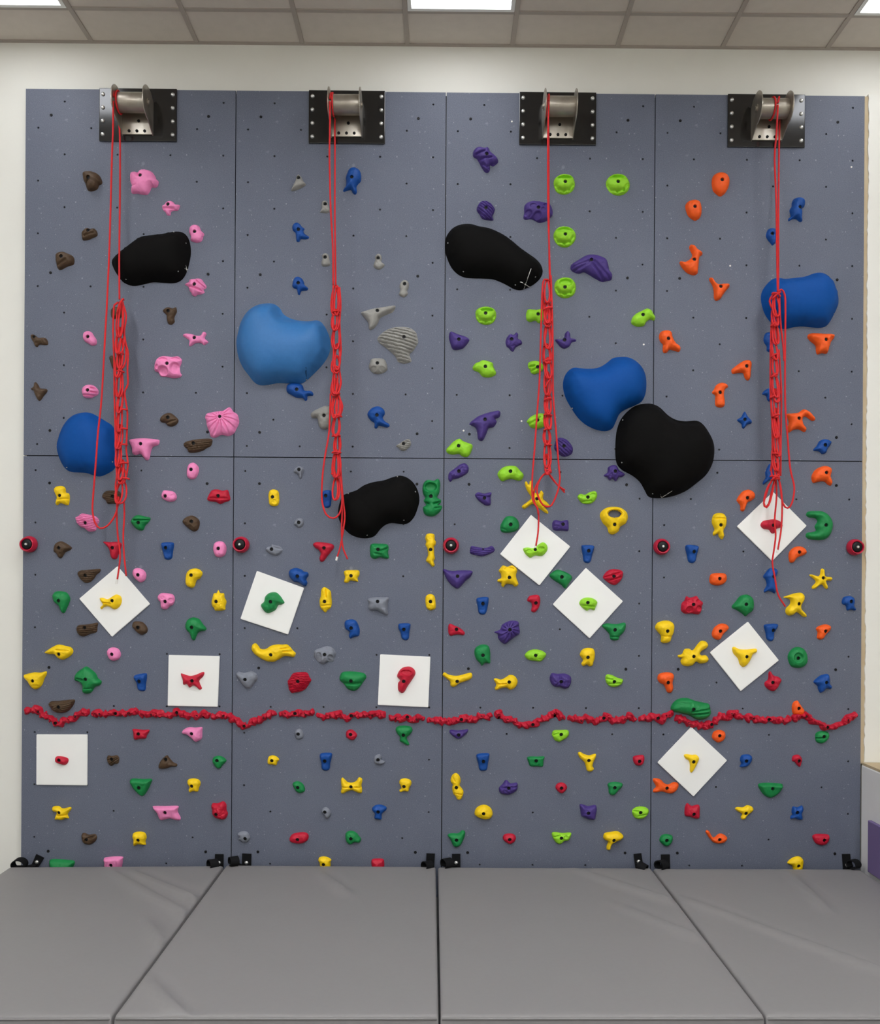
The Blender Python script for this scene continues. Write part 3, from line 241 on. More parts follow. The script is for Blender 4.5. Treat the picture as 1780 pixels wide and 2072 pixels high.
('blue','blue shirt-shaped hold on the second lower panel',0,28,(-402,513,-388,531,-359,539,-322,528,-317,510,-333,495,-344,481,-347,453,-369,453,-387,459,-385,484,-395,498),(-365,500),{}),
('cool_grey','grey fish-head hold just above the mats beside the first seam',0,26,(-1181,364,-1159,378,-1130,378,-1112,360,-1109,335,-1126,317,-1151,317,-1166,328,-1179,331,-1170,346),(-1134,340),{}),
('red','red potato-shaped hold just above the second mat',0,28,(-880,336,-865,362,-833,373,-789,375,-769,359,-774,330,-803,311,-843,310,-872,318),(-830,338),{}),
('green','green shell-like hold right of the red potato-shaped hold',0,31,(-555,346,-550,375,-521,386,-492,375,-477,357,-464,339,-473,317,-502,317,-524,306,-546,317),(-521,345),{}),
('yellow','yellow hold half hidden behind the second mat',0,29,(-712,214,-701,232,-665,234,-636,218,-640,203,-641,171,-657,149,-686,149,-701,178,-705,199),(-679,194),{}),
('red','red hold half hidden behind the second mat',0,29,(-404,201,-397,221,-368,225,-335,222,-328,201,-331,172,-360,158,-396,172),None,{}),
('purple','purple bowl-shaped hold right of the centre seam just below the red rail',0,22,(46,961,53,976,93,973,129,976,153,980,151,962,126,937,101,923,75,933,57,947),(100,948),{}),
('lime','lime gem-shaped hold just below the red rail',0,29,(642,953,652,975,689,978,732,978,742,958,733,937,704,918,685,909,660,918,649,936),(694,955),{'c':[(651,950,679,961,7.3,5)]}),
('blue','blue boot-shaped hold under the red rail right of the centre seam',0,30,(203,821,214,837,272,841,279,822,272,785,265,745,243,738,222,745,214,781),(244,795),{'boot':1}),
('green','green block hold between the blue boot and the yellow wye-shaped hold',0,26,(499,815,515,823,559,823,599,823,595,801,590,765,559,765,519,766,508,786),(550,801),{'top':1}),
('yellow','yellow wye-shaped hold with two horns below the red rail',0,26,(794,842,806,852,831,839,861,832,897,841,899,821,886,792,881,770,888,752,872,737,849,742,841,766,832,792,806,817),(856,805),{}),
('red','small red rose-like hold beside the third seam below the red rail',0,25,(1114,815,1126,830,1173,835,1183,812,1174,783,1152,772,1126,782),(1150,801),{'rough':2}),
('yellow','yellow peanut-shaped hold beside the centre seam',0,26,(55,689,66,715,87,724,106,708,113,679,108,653,121,635,130,617,126,592,114,571,96,570,85,588,70,606,64,635,66,657,57,671),(88,643),{'c':[(66,703,80,678,5.1,4),(84,609,117,602,5.1,4)]}),
('purple','purple leafy hold right of the yellow peanut-shaped hold',0,32,(337,640,356,662,371,683,385,683,404,666,440,670,445,648,437,623,400,601,371,601,342,611),(392,642),{'c':[(348,644,435,648,7.3,5)],'rough':3}),
('red','small red rose-like hold between the purple leafy hold and a green scoop hold',0,26,(665,642,673,664,698,673,723,664,733,642,720,620,702,609,680,620),(698,644),{'rough':2}),
('green','green scoop-shaped hold below the yellow wye-shaped hold',0,27,(968,662,982,674,1018,678,1053,669,1054,651,1033,629,1011,604,989,601,976,614,974,640),(1007,648),{}),
('yellow','yellow half-dome hold below the purple leafy hold',0,44,(195,495,205,521,234,539,263,539,290,521,301,489,288,463,259,456,230,461,201,477),(246,497),{}),
('purple','purple cat-head hold below the green scoop-shaped hold',0,34,(807,545,829,545,855,536,898,542,907,517,902,487,895,458,866,458,837,469,817,480,811,512),(854,501),{'rough':2}),
('lime','lime oval hold beside the third seam above the third mat',0,32,(1112,507,1128,528,1160,536,1193,530,1211,511,1201,485,1179,467,1150,462,1124,474),(1157,505),{'c':[(1117,511,1146,511,7.3,5),(1131,482,1189,493,7.3,4)]}),
('green','green cone-shaped hold beside the centre seam above the third mat',0,31,(39,363,61,374,100,374,122,391,140,385,140,360,130,334,115,305,94,293,72,301,57,334),(91,340),{}),
('red','small red round hold just above the third mat',0,26,(360,346,369,368,395,374,424,370,437,350,428,325,402,312,377,324),(399,344),{}),
('lime','lime shield-shaped hold just above the third mat',0,28,(645,377,663,384,707,379,754,381,758,363,744,337,718,330,697,314,671,322,653,348),(699,353),{'p':[(727,359,11.6,8.7,5)],'c':[(658,359,691,367,7.3,5)]}),
('yellow','yellow mushroom-shaped hold just above the third mat',0,42,(945,354,953,379,990,387,1026,391,1052,376,1063,358,1045,340,1012,325,994,311,987,285,967,283,965,303,972,329,954,341),(1002,345),{}),
('orange','small round orange hold at the right edge of the lowest white diamond',0,31,(1575,951,1586,974,1616,984,1647,974,1654,950,1643,925,1613,910,1590,921,1577,936),(1613,953),{}),
('green','green clam-shaped hold under the right end of the red rail',0,30,(2177,943,2183,970,2213,981,2251,974,2259,951,2244,924,2218,908,2187,916),(2220,951),{'c':[(2176,938,2218,946,6.8,6)]}),
('yellow','yellow bent hold in the middle of the lowest white diamond',12,25,(1409,838,1424,844,1455,840,1481,840,1498,820,1489,793,1474,763,1455,736,1444,747,1444,778,1438,804,1417,819),(1462,802),{}),
('blue','blue bean-like hold right of the lowest white diamond',0,28,(1739,811,1750,837,1788,842,1810,827,1805,800,1785,774,1758,766,1738,772,1747,789),(1770,807),{}),
('red','small red strawberry-like hold left of the right wall edge',0,22,(2043,824,2055,839,2082,841,2100,821,2098,794,2090,771,2075,779,2059,798,2044,805),(2079,808),{'rough':2}),
('orange','orange fish-shaped hold at the lower left edge of the lowest white diamond',0,25,(1232,687,1238,700,1261,699,1280,691,1299,672,1322,665,1352,678,1377,673,1382,654,1368,627,1342,612,1315,615,1284,623,1254,617,1235,619,1235,634,1250,653),(1311,646),{}),
('green','green melon-slice hold below the blue bean-like hold',0,42,(1845,665,1868,676,1921,677,1982,672,1990,658,1975,627,1948,601,1918,589,1884,604,1861,631),(1921,649),{'top':1}),
('red','red square cushion hold below the lowest white diamond',0,31,(1418,518,1425,548,1436,556,1459,541,1490,548,1505,541,1507,510,1505,472,1483,465,1452,476,1422,483),(1467,497),{}),
('yellow','yellow pistol-shaped hold right of the red square cushion',0,24,(1712,526,1726,535,1757,534,1783,546,1810,538,1820,519,1802,500,1783,485,1772,466,1753,463,1746,477,1753,496,1726,511),(1772,501),{}),
('blue','blue puzzle-piece hold at the lower right',0,26,(2042,509,2049,539,2076,536,2102,546,2112,525,2103,498,2107,468,2088,461,2061,471,2038,467,2036,482,2047,494),(2069,509),{}),
('green','small round green hold right of the third seam above the mats',0,29,(1272,342,1286,369,1316,376,1347,365,1349,339,1336,316,1313,304,1286,319),(1310,344),{}),
('orange','orange ladle-shaped hold with a curved handle above the right mat',0,24,(1541,389,1548,400,1563,392,1575,370,1590,357,1617,378,1640,378,1663,363,1668,347,1651,328,1621,321,1591,327,1568,347,1552,370),(1619,349),{}),
('red','red potato-shaped hold just above the right mat',0,29,(2164,366,2179,379,2221,381,2259,376,2263,351,2248,324,2218,314,2187,324,2172,343),(2226,350),{}),
('yellow','yellow ball hold half hidden behind the right mat',0,31,(2019,213,2035,232,2062,247,2092,248,2112,229,2112,202,2101,164,2063,156,2047,194,2028,202),(2077,200),{}),
]
VOLUMES = [
('vblack','smooth black teardrop volume beside the leftmost rope, upper left',110,(-1932,3679,-1921,3708,-1889,3733,-1861,3758,-1826,3786,-1791,3815,-1749,3833,-1685,3842,-1622,3851,-1573,3861,-1530,3859,-1498,3838,-1479,3796,-1473,3739,-1481,3683,-1494,3633,-1515,3591,-1543,3569,-1578,3561,-1634,3563,-1691,3565,-1740,3554,-1796,3543,-1832,3549,-1867,3567,-1895,3602,-1917,3637),[(-1564,3847),(-1493,3781),(-1531,3612),(-1836,3570)],[(-1497,3659,-1493,3627),(-1503,3640,-1486,3638)],[]),
('vblack','long black bean-shaped volume left of the third rope, chalk cross at its lower tip',115,(3,3816,15,3855,47,3894,93,3916,149,3920,199,3907,256,3897,305,3878,355,3851,398,3819,440,3784,490,3749,533,3718,561,3686,572,3647,563,3615,541,3587,512,3565,477,3547,442,3536,406,3542,371,3561,328,3582,279,3599,222,3602,165,3603,116,3608,73,3629,38,3668,13,3724,3,3766),[(19,3794),(110,3630),(411,3557),(525,3602)],[(496,3632,462,3540),(436,3566,500,3553)],[]),
('vblue','blue kidney-shaped volume partly behind the rightmost rope',115,(1844,3495,1851,3540,1878,3582,1912,3612,1949,3620,1987,3615,2040,3621,2101,3629,2154,3648,2199,3652,2237,3634,2272,3589,2291,3536,2298,3483,2284,3437,2262,3392,2232,3346,2194,3331,2148,3332,2088,3338,2035,3333,1982,3322,1936,3333,1890,3374,1860,3427),[(2262,3409)],[],[]),
('vblue','blue rounded volume crossing the horizontal seam beside the leftmost rope',95,(-2245,2614,-2234,2660,-2214,2717,-2180,2766,-2138,2795,-2084,2807,-2041,2801,-1998,2779,-1955,2753,-1918,2725,-1894,2660,-1888,2574,-1896,2517,-1910,2479,-1947,2453,-1990,2436,-2027,2441,-2070,2455,-2116,2458,-2159,2461,-2193,2480,-2219,2520,-2236,2563),[(-2176,2484),(-1911,2517)],[],[]),
('vblue_sheen','large glossy blue apple-shaped volume with a scooped top, left of the second rope',150,(-1206,3221,-1197,3278,-1180,3341,-1145,3398,-1096,3434,-1039,3448,-990,3445,-955,3421,-933,3386,-891,3361,-841,3350,-792,3346,-743,3352,-714,3341,-686,3303,-664,3247,-661,3183,-678,3134,-713,3084,-755,3041,-797,3002,-825,2984,-867,2983,-917,2984,-966,2985,-1015,2975,-1064,2972,-1100,2989,-1135,3031,-1171,3081,-1196,3144),[(-797,3004)],[(-789,3059,-798,2999)],[(-917,3384,78,40)]),
('vblue','bright blue bean-shaped volume above the right black volume',125,(694,2976,699,3025,720,3064,756,3088,805,3084,855,3082,904,3091,947,3116,982,3144,1024,3152,1074,3150,1116,3131,1152,3096,1174,3050,1180,2994,1174,2937,1153,2894,1111,2869,1062,2848,1026,2823,1005,2780,984,2737,949,2720,907,2723,864,2737,821,2761,779,2800,736,2863,707,2919),[(747,2849)],[],[]),
('vblack','large black boxing-glove-shaped volume on the third vertical seam',150,(1001,2624,1009,2724,1040,2801,1108,2864,1180,2882,1226,2877,1263,2857,1309,2814,1355,2789,1407,2781,1475,2784,1513,2762,1550,2710,1573,2659,1579,2605,1568,2536,1532,2470,1469,2415,1409,2372,1335,2343,1258,2331,1198,2339,1174,2376,1145,2425,1102,2461,1036,2498,1007,2541),[(1039,2780),(1032,2532),(1212,2354)],[(1256,2348,1270,2334),(1270,2334,1319,2368)],[(1381,2785,144,26)]),
('vblack','black bean-shaped volume behind the second rope, below the horizontal seam',105,(-607,2264,-596,2307,-579,2336,-535,2355,-503,2366,-460,2395,-409,2413,-344,2425,-294,2443,-250,2453,-207,2440,-170,2408,-145,2361,-137,2310,-148,2260,-169,2209,-202,2176,-241,2171,-299,2176,-335,2164,-364,2139,-393,2103,-429,2088,-479,2088,-530,2105,-566,2134,-596,2177,-610,2220),[(-265,2445),(-160,2356),(-225,2191),(-438,2104),(-550,2346)],[],[]),
]
BOARDS = [
('white square board turned as a diamond under the leftmost rope tail',(-1885,1915,-1695,1697,-1913,1505,-2105,1725)),
('tilted white square board with the green turtle-head hold',(-1077,1893,-803,1796,-894,1525,-1171,1614)),
('upright white square board with the red gecko-like hold, left panel',(-1585,1402,-1290,1397,-1299,1103,-1589,1107)),
('upright white square board with the red ear-shaped hold',(-359,1413,-67,1400,-78,1107,-371,1119)),
('white diamond board under the third rope with a dark lime hold',(512,2229,742,2046,563,1819,333,1999)),
('white diamond board with a lime oval hold, lower of the two touching',(833,1923,1050,1730,857,1513,641,1709)),
('white diamond board behind the rightmost rope with a dark red hold',(1920,2372,2117,2176,1917,1969,1710,2169)),
('white diamond board with the yellow fox-head hold',(1778,1616,1960,1392,1738,1211,1557,1435)),
('lowest white square board with the small dark red bean, bottom left',(-2347,937,-2052,938,-2052,643,-2346,645)),
('lowest white diamond board with the yellow bent hold, below the red rail',(1452,1002,1662,808,1467,597,1256,793)),
]
RAILS = [
('leftmost red rail hold, sagging in a vee under the brown log hold',(-2418,1057,-2392,1072,-2364,1079,-2331,1069,-2316,1051,-2277,1036,-2248,1015,-2222,997,-2183,1019,-2146,1030,-2103,1052,-2071,1066,-2042,1074)),
('second red rail hold from the left, nearly straight',(-2030,1049,-2002,1060,-1952,1056,-1901,1060,-1850,1063,-1800,1066,-1760,1068)),
('third red rail hold from the left, jagged, below the left white square',(-1754,1054,-1720,1063,-1691,1054,-1648,1062,-1604,1051,-1561,1055,-1532,1069,-1496,1052,-1445,1052,-1402,1051,-1377,1067,-1351,1038)),
('fourth red rail hold from the left, sagging in a vee across the first seam',(-1341,1038,-1300,1051,-1249,1052,-1213,1031,-1169,1010,-1133,988,-1097,1010,-1054,1029,-1017,1051,-960,1071)),
('short red rail hold under the red barrel hold',(-944,1058,-909,1068,-873,1057,-837,1071,-800,1057,-771,1072,-742,1063)),
('long red rail hold between the two short ones, above the small red rosette',(-728,1063,-684,1045,-634,1053,-590,1060,-554,1042,-510,1061,-467,1054,-416,1058,-373,1062,-326,1062)),
('short red rail hold above the green tulip-shaped hold',(-307,1044,-264,1043,-227,1030,-199,1050,-162,1029,-133,1048,-101,1034)),
('red rail hold crossing the centre seam',(-85,1027,-38,1033,6,1022,56,1028,100,1032,143,1050,180,1036,230,1056,259,1047,292,1063)),
('red rail hold sagging below the purple dented pillow hold, with a raised crest',(312,1056,339,1068,357,1048,412,1033,456,1008,514,1005,557,1027,601,1049,637,1060,660,1086,680,1062,720,1050)),
('red rail hold left of the third seam, knobbly and level',(731,1044,775,1046,811,1036,840,1054,877,1034,920,1036,964,1060,1000,1037,1051,1041,1098,1059,1128,1034)),
('short red rail hold crossing the third seam',(1148,1044,1197,1047,1243,1060,1281,1037,1318,1075,1347,1066)),
('red rail hold sagging under the large green slug-shaped hold',(1360,1064,1395,1042,1448,1023,1501,1008,1554,1011,1592,1034,1622,1062,1660,1057,1696,1089,1721,1066,1759,1051)),
('straight red rail hold between the green slug and the orange flame',(1771,1042,1805,1058,1851,1039,1904,1048,1957,1045,1995,1041,2037,1057)),
('rightmost red rail hold, sagging below the orange flame-shaped hold',(2044,1041,2079,1064,2117,1067,2155,1046,2200,1027,2254,1001,2299,1016,2345,1032,2383,1064,2425,1078)),
]
ANCHORS = [
('round red cup anchor with silver bolt on the left wall edge',(-2394, 2039),(-2397, 2036)),
('round red cup anchor with silver bolt on the first seam',(-1168, 2044),(-1171, 2044)),
('round red cup anchor with silver bolt on the centre seam',(48, 2047),(48, 2046)),
('round red cup anchor with silver bolt on the third seam',(1271, 2048),(1273, 2049)),
('round red cup anchor with silver bolt on the right wall edge',(2396, 2052),(2399, 2054)),
]
ROPES = [
([(-1.867,-0.172,4.525,-1.868,-0.17,4.367,-1.874,-0.168,4.207,-1.887,-0.16,3.737,-1.902,-0.155,3.385,-1.912,-0.15,3.227,-1.932,-0.145,2.863,-1.954,-0.14,2.657,-1.963,-0.14,2.514,-1.98,-0.13,2.336,-1.987,-0.125,2.23,-1.973,-0.125,2.16,-1.945,-0.125,2.127,-1.903,-0.125,2.141,-1.861,-0.125,2.197,-1.843,-0.125,2.262,-1.839,-0.125,2.307),(-1.885,-0.05,4.512,-1.87,-0.055,4.388,-1.857,-0.085,4.037,-1.85,-0.11,3.678,-1.842,-0.125,3.426),(-1.846,-0.13,3.409,-1.869,-0.13,3.392,-1.875,-0.13,3.245,-1.868,-0.13,3.078,-1.866,-0.13,2.91,-1.861,-0.13,2.743,-1.856,-0.13,2.575,-1.85,-0.13,2.425,-1.856,-0.13,2.366,-1.848,-0.13,2.29),(-1.825,-0.12,3.408,-1.805,-0.12,3.333,-1.815,-0.12,3.249,-1.807,-0.12,3.181,-1.793,-0.12,3.123,-1.796,-0.12,3.03,-1.793,-0.12,2.947,-1.811,-0.12,2.896,-1.795,-0.12,2.787,-1.797,-0.12,2.661,-1.8,-0.12,2.577,-1.79,-0.12,2.493,-1.799,-0.12,2.418)],
 [(-1.837,-0.125,3.419,3.209,0.0217),(-1.838,-0.125,3.272,3.113,0.025),(-1.83,-0.125,3.205,3.029,0.0283),(-1.84,-0.125,3.121,2.979,0.0217),(-1.833,-0.125,3.029,2.87,0.0217),(-1.837,-0.125,2.92,2.777,0.0183),(-1.838,-0.125,2.819,2.673,0.0167),(-1.837,-0.125,2.719,2.576,0.0167),(-1.836,-0.125,2.618,2.476,0.0167),(-1.833,-0.125,2.517,2.4,0.02),(-1.817,-0.125,2.471,2.379,0.025),(-1.825,-0.125,2.4,2.266,0.0333)],
 [(-1.832,-0.14,2.791,-1.795,-0.14,2.798),(-1.832,-0.14,2.684,-1.794,-0.14,2.69),(-1.833,-0.14,2.591,-1.793,-0.14,2.601),(-1.83,-0.14,2.49,-1.789,-0.14,2.497),(-1.826,-0.14,2.407,-1.781,-0.14,2.407),(-1.848,-0.14,3.351,-1.818,-0.14,3.423),(-1.849,-0.14,3.117,-1.816,-0.14,3.116),(-1.846,-0.14,3.017,-1.815,-0.14,3.013)],
 [(-1.814,-0.11,2.276,-1.812,-0.11,2.2,-1.817,-0.11,2.091,-1.813,-0.11,1.99,-1.799,-0.11,1.857),(-1.855,-0.11,2.292,-1.854,-0.11,2.175,-1.847,-0.11,2.074,-1.835,-0.11,1.99,-1.837,-0.11,1.931,-1.85,-0.11,1.834)],
 (-1.85,-0.11,1.838,-1.855,-0.11,1.811)),
([(-0.651,-0.172,4.535,-0.65,-0.17,4.378,-0.651,-0.168,4.217,-0.645,-0.15,3.947,-0.633,-0.14,3.727,-0.631,-0.125,3.516),(-0.637,-0.05,4.501,-0.633,-0.065,4.266,-0.629,-0.09,3.972,-0.623,-0.11,3.738,-0.617,-0.125,3.517),(-0.629,-0.135,3.513,-0.632,-0.135,3.401,-0.624,-0.135,3.242,-0.625,-0.135,3.114,-0.618,-0.135,3.003,-0.622,-0.135,2.899),(-0.595,-0.125,3.505,-0.588,-0.125,3.405,-0.593,-0.125,3.301,-0.585,-0.125,3.149,-0.594,-0.125,3.053,-0.583,-0.125,2.957,-0.599,-0.125,2.901,-0.574,-0.125,2.83,-0.59,-0.125,2.766),(-0.641,-0.13,2.9,-0.645,-0.13,2.764,-0.65,-0.13,2.669,-0.676,-0.13,2.509,-0.687,-0.13,2.381,-0.685,-0.13,2.285,-0.662,-0.13,2.214,-0.622,-0.13,2.192,-0.59,-0.13,2.214,-0.573,-0.13,2.27,-0.575,-0.13,2.366,-0.587,-0.13,2.43)],
 [(-0.619,-0.125,3.516,3.341,0.0254),(-0.615,-0.125,3.385,3.253,0.0238),(-0.617,-0.125,3.293,3.149,0.0269),(-0.611,-0.125,3.189,3.029,0.0238),(-0.616,-0.125,3.117,3.013,0.0285),(-0.61,-0.125,3.053,2.893,0.0254),(-0.619,-0.125,2.989,2.885,0.0254),(-0.615,-0.125,2.917,2.758,0.0269),(-0.604,-0.125,2.893,2.766,0.0254),(-0.609,-0.125,2.782,2.654,0.0254),(-0.605,-0.125,2.678,2.558,0.0238),(-0.609,-0.125,2.582,2.422,0.0238),(-0.599,-0.125,2.574,2.43,0.0206),(-0.608,-0.125,2.426,2.294,0.0254)],
 [(-0.632,-0.14,3.36,-0.596,-0.14,3.364),(-0.622,-0.14,3.049,-0.592,-0.14,3.042),(-0.635,-0.14,2.898,-0.592,-0.14,2.9),(-0.628,-0.14,2.771,-0.58,-0.14,2.769),(-0.627,-0.14,2.659,-0.588,-0.14,2.661),(-0.627,-0.14,2.564,-0.583,-0.14,2.565),(-0.63,-0.14,2.444,-0.594,-0.14,2.42)],
 [(-0.596,-0.115,2.664,-0.587,-0.115,2.528,-0.579,-0.115,2.424,-0.567,-0.115,2.288,-0.558,-0.115,2.208,-0.566,-0.115,2.128,-0.583,-0.115,2.031,-0.6,-0.115,1.971),(-0.587,-0.11,2.448,-0.573,-0.11,2.288,-0.576,-0.11,2.128,-0.569,-0.11,2.032,-0.541,-0.11,1.961)],
 (-0.6,-0.115,1.975,-0.605,-0.115,1.953)),
([(0.582,-0.172,4.546,0.579,-0.168,4.339,0.584,-0.15,3.962,0.593,-0.14,3.737,0.601,-0.13,3.558),(0.594,-0.05,4.511,0.596,-0.06,4.279,0.595,-0.09,3.953,0.597,-0.11,3.692,0.599,-0.125,3.546),(0.605,-0.13,3.58,0.608,-0.13,3.509,0.615,-0.13,3.325,0.619,-0.13,3.149,0.622,-0.13,2.91,0.642,-0.13,2.67,0.657,-0.13,2.494,0.663,-0.13,2.431,0.655,-0.13,2.367,0.628,-0.13,2.294,0.604,-0.13,2.266,0.568,-0.13,2.276,0.54,-0.13,2.326,0.534,-0.13,2.374,0.555,-0.13,2.43,0.591,-0.13,2.466),(0.588,-0.13,3.556,0.566,-0.13,3.556,0.556,-0.13,3.484,0.55,-0.13,3.229,0.544,-0.13,2.989,0.531,-0.13,2.789,0.518,-0.13,2.589,0.507,-0.13,2.445,0.506,-0.13,2.35,0.514,-0.13,2.294,0.536,-0.13,2.26,0.542,-0.13,2.222),(0.562,-0.12,3.487,0.568,-0.12,3.367,0.587,-0.12,3.312,0.571,-0.12,3.199,0.564,-0.12,3.119,0.581,-0.12,3.007,0.589,-0.12,2.911)],
 [(0.587,-0.125,3.562,3.422,0.0238),(0.588,-0.125,3.438,3.302,0.0269),(0.59,-0.125,3.398,3.286,0.0206),(0.59,-0.125,3.314,3.158,0.0269),(0.589,-0.125,3.194,3.078,0.0269),(0.591,-0.125,3.118,2.99,0.0222),(0.588,-0.125,3.038,2.898,0.0222),(0.591,-0.125,2.926,2.786,0.0238),(0.594,-0.125,2.906,2.798,0.019),(0.592,-0.125,2.814,2.703,0.0238),(0.593,-0.125,2.798,2.711,0.0174),(0.592,-0.125,2.719,2.615,0.0238),(0.594,-0.125,2.643,2.487,0.0222),(0.593,-0.125,2.567,2.447,0.0159)],
 [(0.566,-0.14,3.385,0.61,-0.14,3.394),(0.568,-0.14,3.306,0.608,-0.14,3.318),(0.569,-0.14,3.178,0.593,-0.14,3.166),(0.567,-0.14,3.09,0.607,-0.14,3.099),(0.579,-0.14,2.947,0.608,-0.14,2.995),(0.574,-0.14,2.871,0.609,-0.14,2.879),(0.572,-0.14,2.787,0.612,-0.14,2.784),(0.572,-0.14,2.7,0.61,-0.14,2.708),(0.577,-0.14,2.612,0.61,-0.14,2.616),(0.579,-0.14,2.473,0.611,-0.14,2.461),(0.582,-0.14,2.449,0.611,-0.14,2.47)],
 [(0.592,-0.12,2.467,0.564,-0.12,2.439,0.532,-0.12,2.391,0.515,-0.12,2.335,0.525,-0.12,2.279,0.543,-0.12,2.239,0.544,-0.12,2.151,0.539,-0.12,2.095,0.53,-0.12,2.043),(0.596,-0.12,2.463,0.624,-0.12,2.427,0.654,-0.12,2.388,0.694,-0.12,2.362),(0.605,-0.115,2.448,0.633,-0.115,2.412,0.665,-0.115,2.38,0.694,-0.115,2.348)],
 (0.53,-0.118,2.051,0.528,-0.118,2.034)),
([(1.875,-0.172,4.538,1.868,-0.17,4.377,1.86,-0.168,4.239,1.875,-0.155,3.988,1.882,-0.15,3.73,1.89,-0.145,3.493),(1.929,-0.05,4.523,1.923,-0.06,4.29,1.911,-0.09,3.978,1.9,-0.125,3.697,1.893,-0.145,3.488),(1.893,-0.135,3.493,1.914,-0.135,3.509,1.933,-0.135,3.48,1.938,-0.135,3.397,1.938,-0.135,3.121,1.941,-0.135,2.845,1.956,-0.135,2.661,1.971,-0.135,2.495,1.995,-0.135,2.385,1.983,-0.135,2.297,1.959,-0.135,2.267,1.931,-0.135,2.292,1.916,-0.135,2.384,1.905,-0.135,2.439),(1.902,-0.135,3.493,1.906,-0.135,3.397,1.912,-0.135,3.305,1.928,-0.135,3.176,1.933,-0.135,3.102),(1.885,-0.14,3.487,1.862,-0.14,3.473,1.846,-0.14,3.441,1.86,-0.14,3.399),(1.864,-0.13,3.361,1.858,-0.13,3.214,1.858,-0.13,2.937,1.868,-0.13,2.753,1.871,-0.13,2.569,1.862,-0.13,2.476),(1.906,-0.125,3.169,1.921,-0.125,2.939,1.921,-0.125,2.662,1.92,-0.125,2.45)],
 [(1.882,-0.14,3.478,3.349,0.0219),(1.871,-0.14,3.4,3.294,0.0183),(1.881,-0.14,3.321,3.193,0.0183),(1.877,-0.14,3.229,3.101,0.0201),(1.878,-0.14,3.137,3.009,0.0183),(1.881,-0.14,3.036,2.889,0.0237),(1.877,-0.14,2.944,2.779,0.0219),(1.886,-0.14,2.944,2.862,0.0183),(1.884,-0.14,2.834,2.678,0.0201),(1.88,-0.14,2.797,2.659,0.0164),(1.892,-0.14,2.715,2.558,0.0183),(1.881,-0.14,2.604,2.475,0.0183),(1.882,-0.14,2.521,2.429,0.0201)],
 [(1.861,-0.155,3.454,1.902,-0.155,3.487),(1.861,-0.155,3.482,1.9,-0.155,3.466),(1.855,-0.155,3.299,1.88,-0.155,3.313),(1.858,-0.155,3.124,1.884,-0.155,3.134),(1.859,-0.155,3.01,1.888,-0.155,3.024),(1.853,-0.155,2.89,1.878,-0.155,2.9),(1.865,-0.155,2.785,1.899,-0.155,2.794),(1.871,-0.155,2.574,1.903,-0.155,2.565),(1.858,-0.155,2.446,1.904,-0.155,2.432),(1.863,-0.155,2.427,1.895,-0.155,2.451)],
 [(1.898,-0.11,2.442,1.904,-0.11,2.341,1.894,-0.11,2.202,1.9,-0.11,2.109,1.889,-0.11,2.017,1.882,-0.11,1.956,1.896,-0.11,1.878,1.916,-0.11,1.776,1.958,-0.11,1.707),(1.905,-0.12,2.446,1.922,-0.12,2.395,1.932,-0.12,2.294,1.928,-0.12,2.155,1.909,-0.12,2.026),(1.888,-0.13,2.444,1.849,-0.13,2.393,1.826,-0.13,2.32,1.827,-0.13,2.278,1.841,-0.13,2.269,1.859,-0.13,2.301,1.877,-0.13,2.375,1.887,-0.13,2.435),(1.885,-0.12,2.441,1.859,-0.12,2.399,1.839,-0.12,2.339,1.828,-0.12,2.297,1.838,-0.12,2.274,1.856,-0.12,2.293,1.871,-0.12,2.358,1.89,-0.12,2.436)],
 (1.909,-0.12,2.03,1.904,-0.12,2.013)),
]
SEAM_X = [-2.4359, -1.2172, 0.0041, 1.2214, 2.4437]
WALL_TOP = 4.6840; WALL_MID = 2.5543
CEIL_Z = 4.9751; TILE_X0 = -2.0689
MATS = [[(-2.448, -0.113), (-1.247, -0.066), (-1.221, -1.921), (-2.424, -1.943)], [(-1.232, -0.056), (-0.029, -0.065), (-0.004, -1.91), (-1.21, -1.921)], [(-0.015, -0.074), (1.206, -0.073), (1.22, -1.899), (0.004, -1.91)], [(1.218, -0.082), (2.407, -0.073), (2.441, -1.896), (1.228, -1.899)]]
CREASES = [[(-1.84, -0.204, -1.243, -0.858), (-1.722, -0.202, -1.236, -0.659), (-1.381, -0.991, -1.258, -1.203)], [(-1.18, -1.619, -0.977, -1.907), (-0.664, -0.23, -0.526, -0.479)], [(0.795, -0.144, 1.208, -0.684), (0.937, -0.76, 1.162, -1.116)], [(1.27, -0.624, 1.84, -1.491), (1.97, -0.189, 1.937, -0.674)]]
PLATES = [(-2.006, 4.686, -1.558, 4.38), (-0.793, 4.685, -0.35, 4.377), (0.429, 4.686, 0.876, 4.38), (1.642, 4.685, 2.091, 4.377)]
STRAPS = [((-2.345, 0.241, -2.301, 0.22, -2.333, 0.167, -2.377, 0.166), (-2.411, 0.204), 0.033, 0), ((-1.31, 0.246, -1.261, 0.246, -1.261, 0.168, -1.31, 0.168), (-1.306, 0.209), 0.029, 1), ((-1.152, 0.251, -1.1, 0.249, -1.101, 0.169, -1.153, 0.169), (-1.186, 0.228), 0.026, 2), ((-0.083, 0.257, -0.034, 0.256, -0.037, 0.174, -0.086, 0.174), (-0.076, 0.207), 0.026, 1), ((0.065, 0.254, 0.114, 0.255, 0.115, 0.175, 0.065, 0.175), (0.036, 0.221), 0.029, 2), ((1.122, 0.258, 1.166, 0.264, 1.179, 0.187, 1.133, 0.18), (1.157, 0.204), 0.026, 3), ((1.281, 0.257, 1.332, 0.258, 1.334, 0.168, 1.283, 0.168), (1.268, 0.216), 0.029, 1), ((2.338, 0.264, 2.383, 0.266, 2.391, 0.173, 2.344, 0.173), (2.374, 0.227), 0.027, 2)]
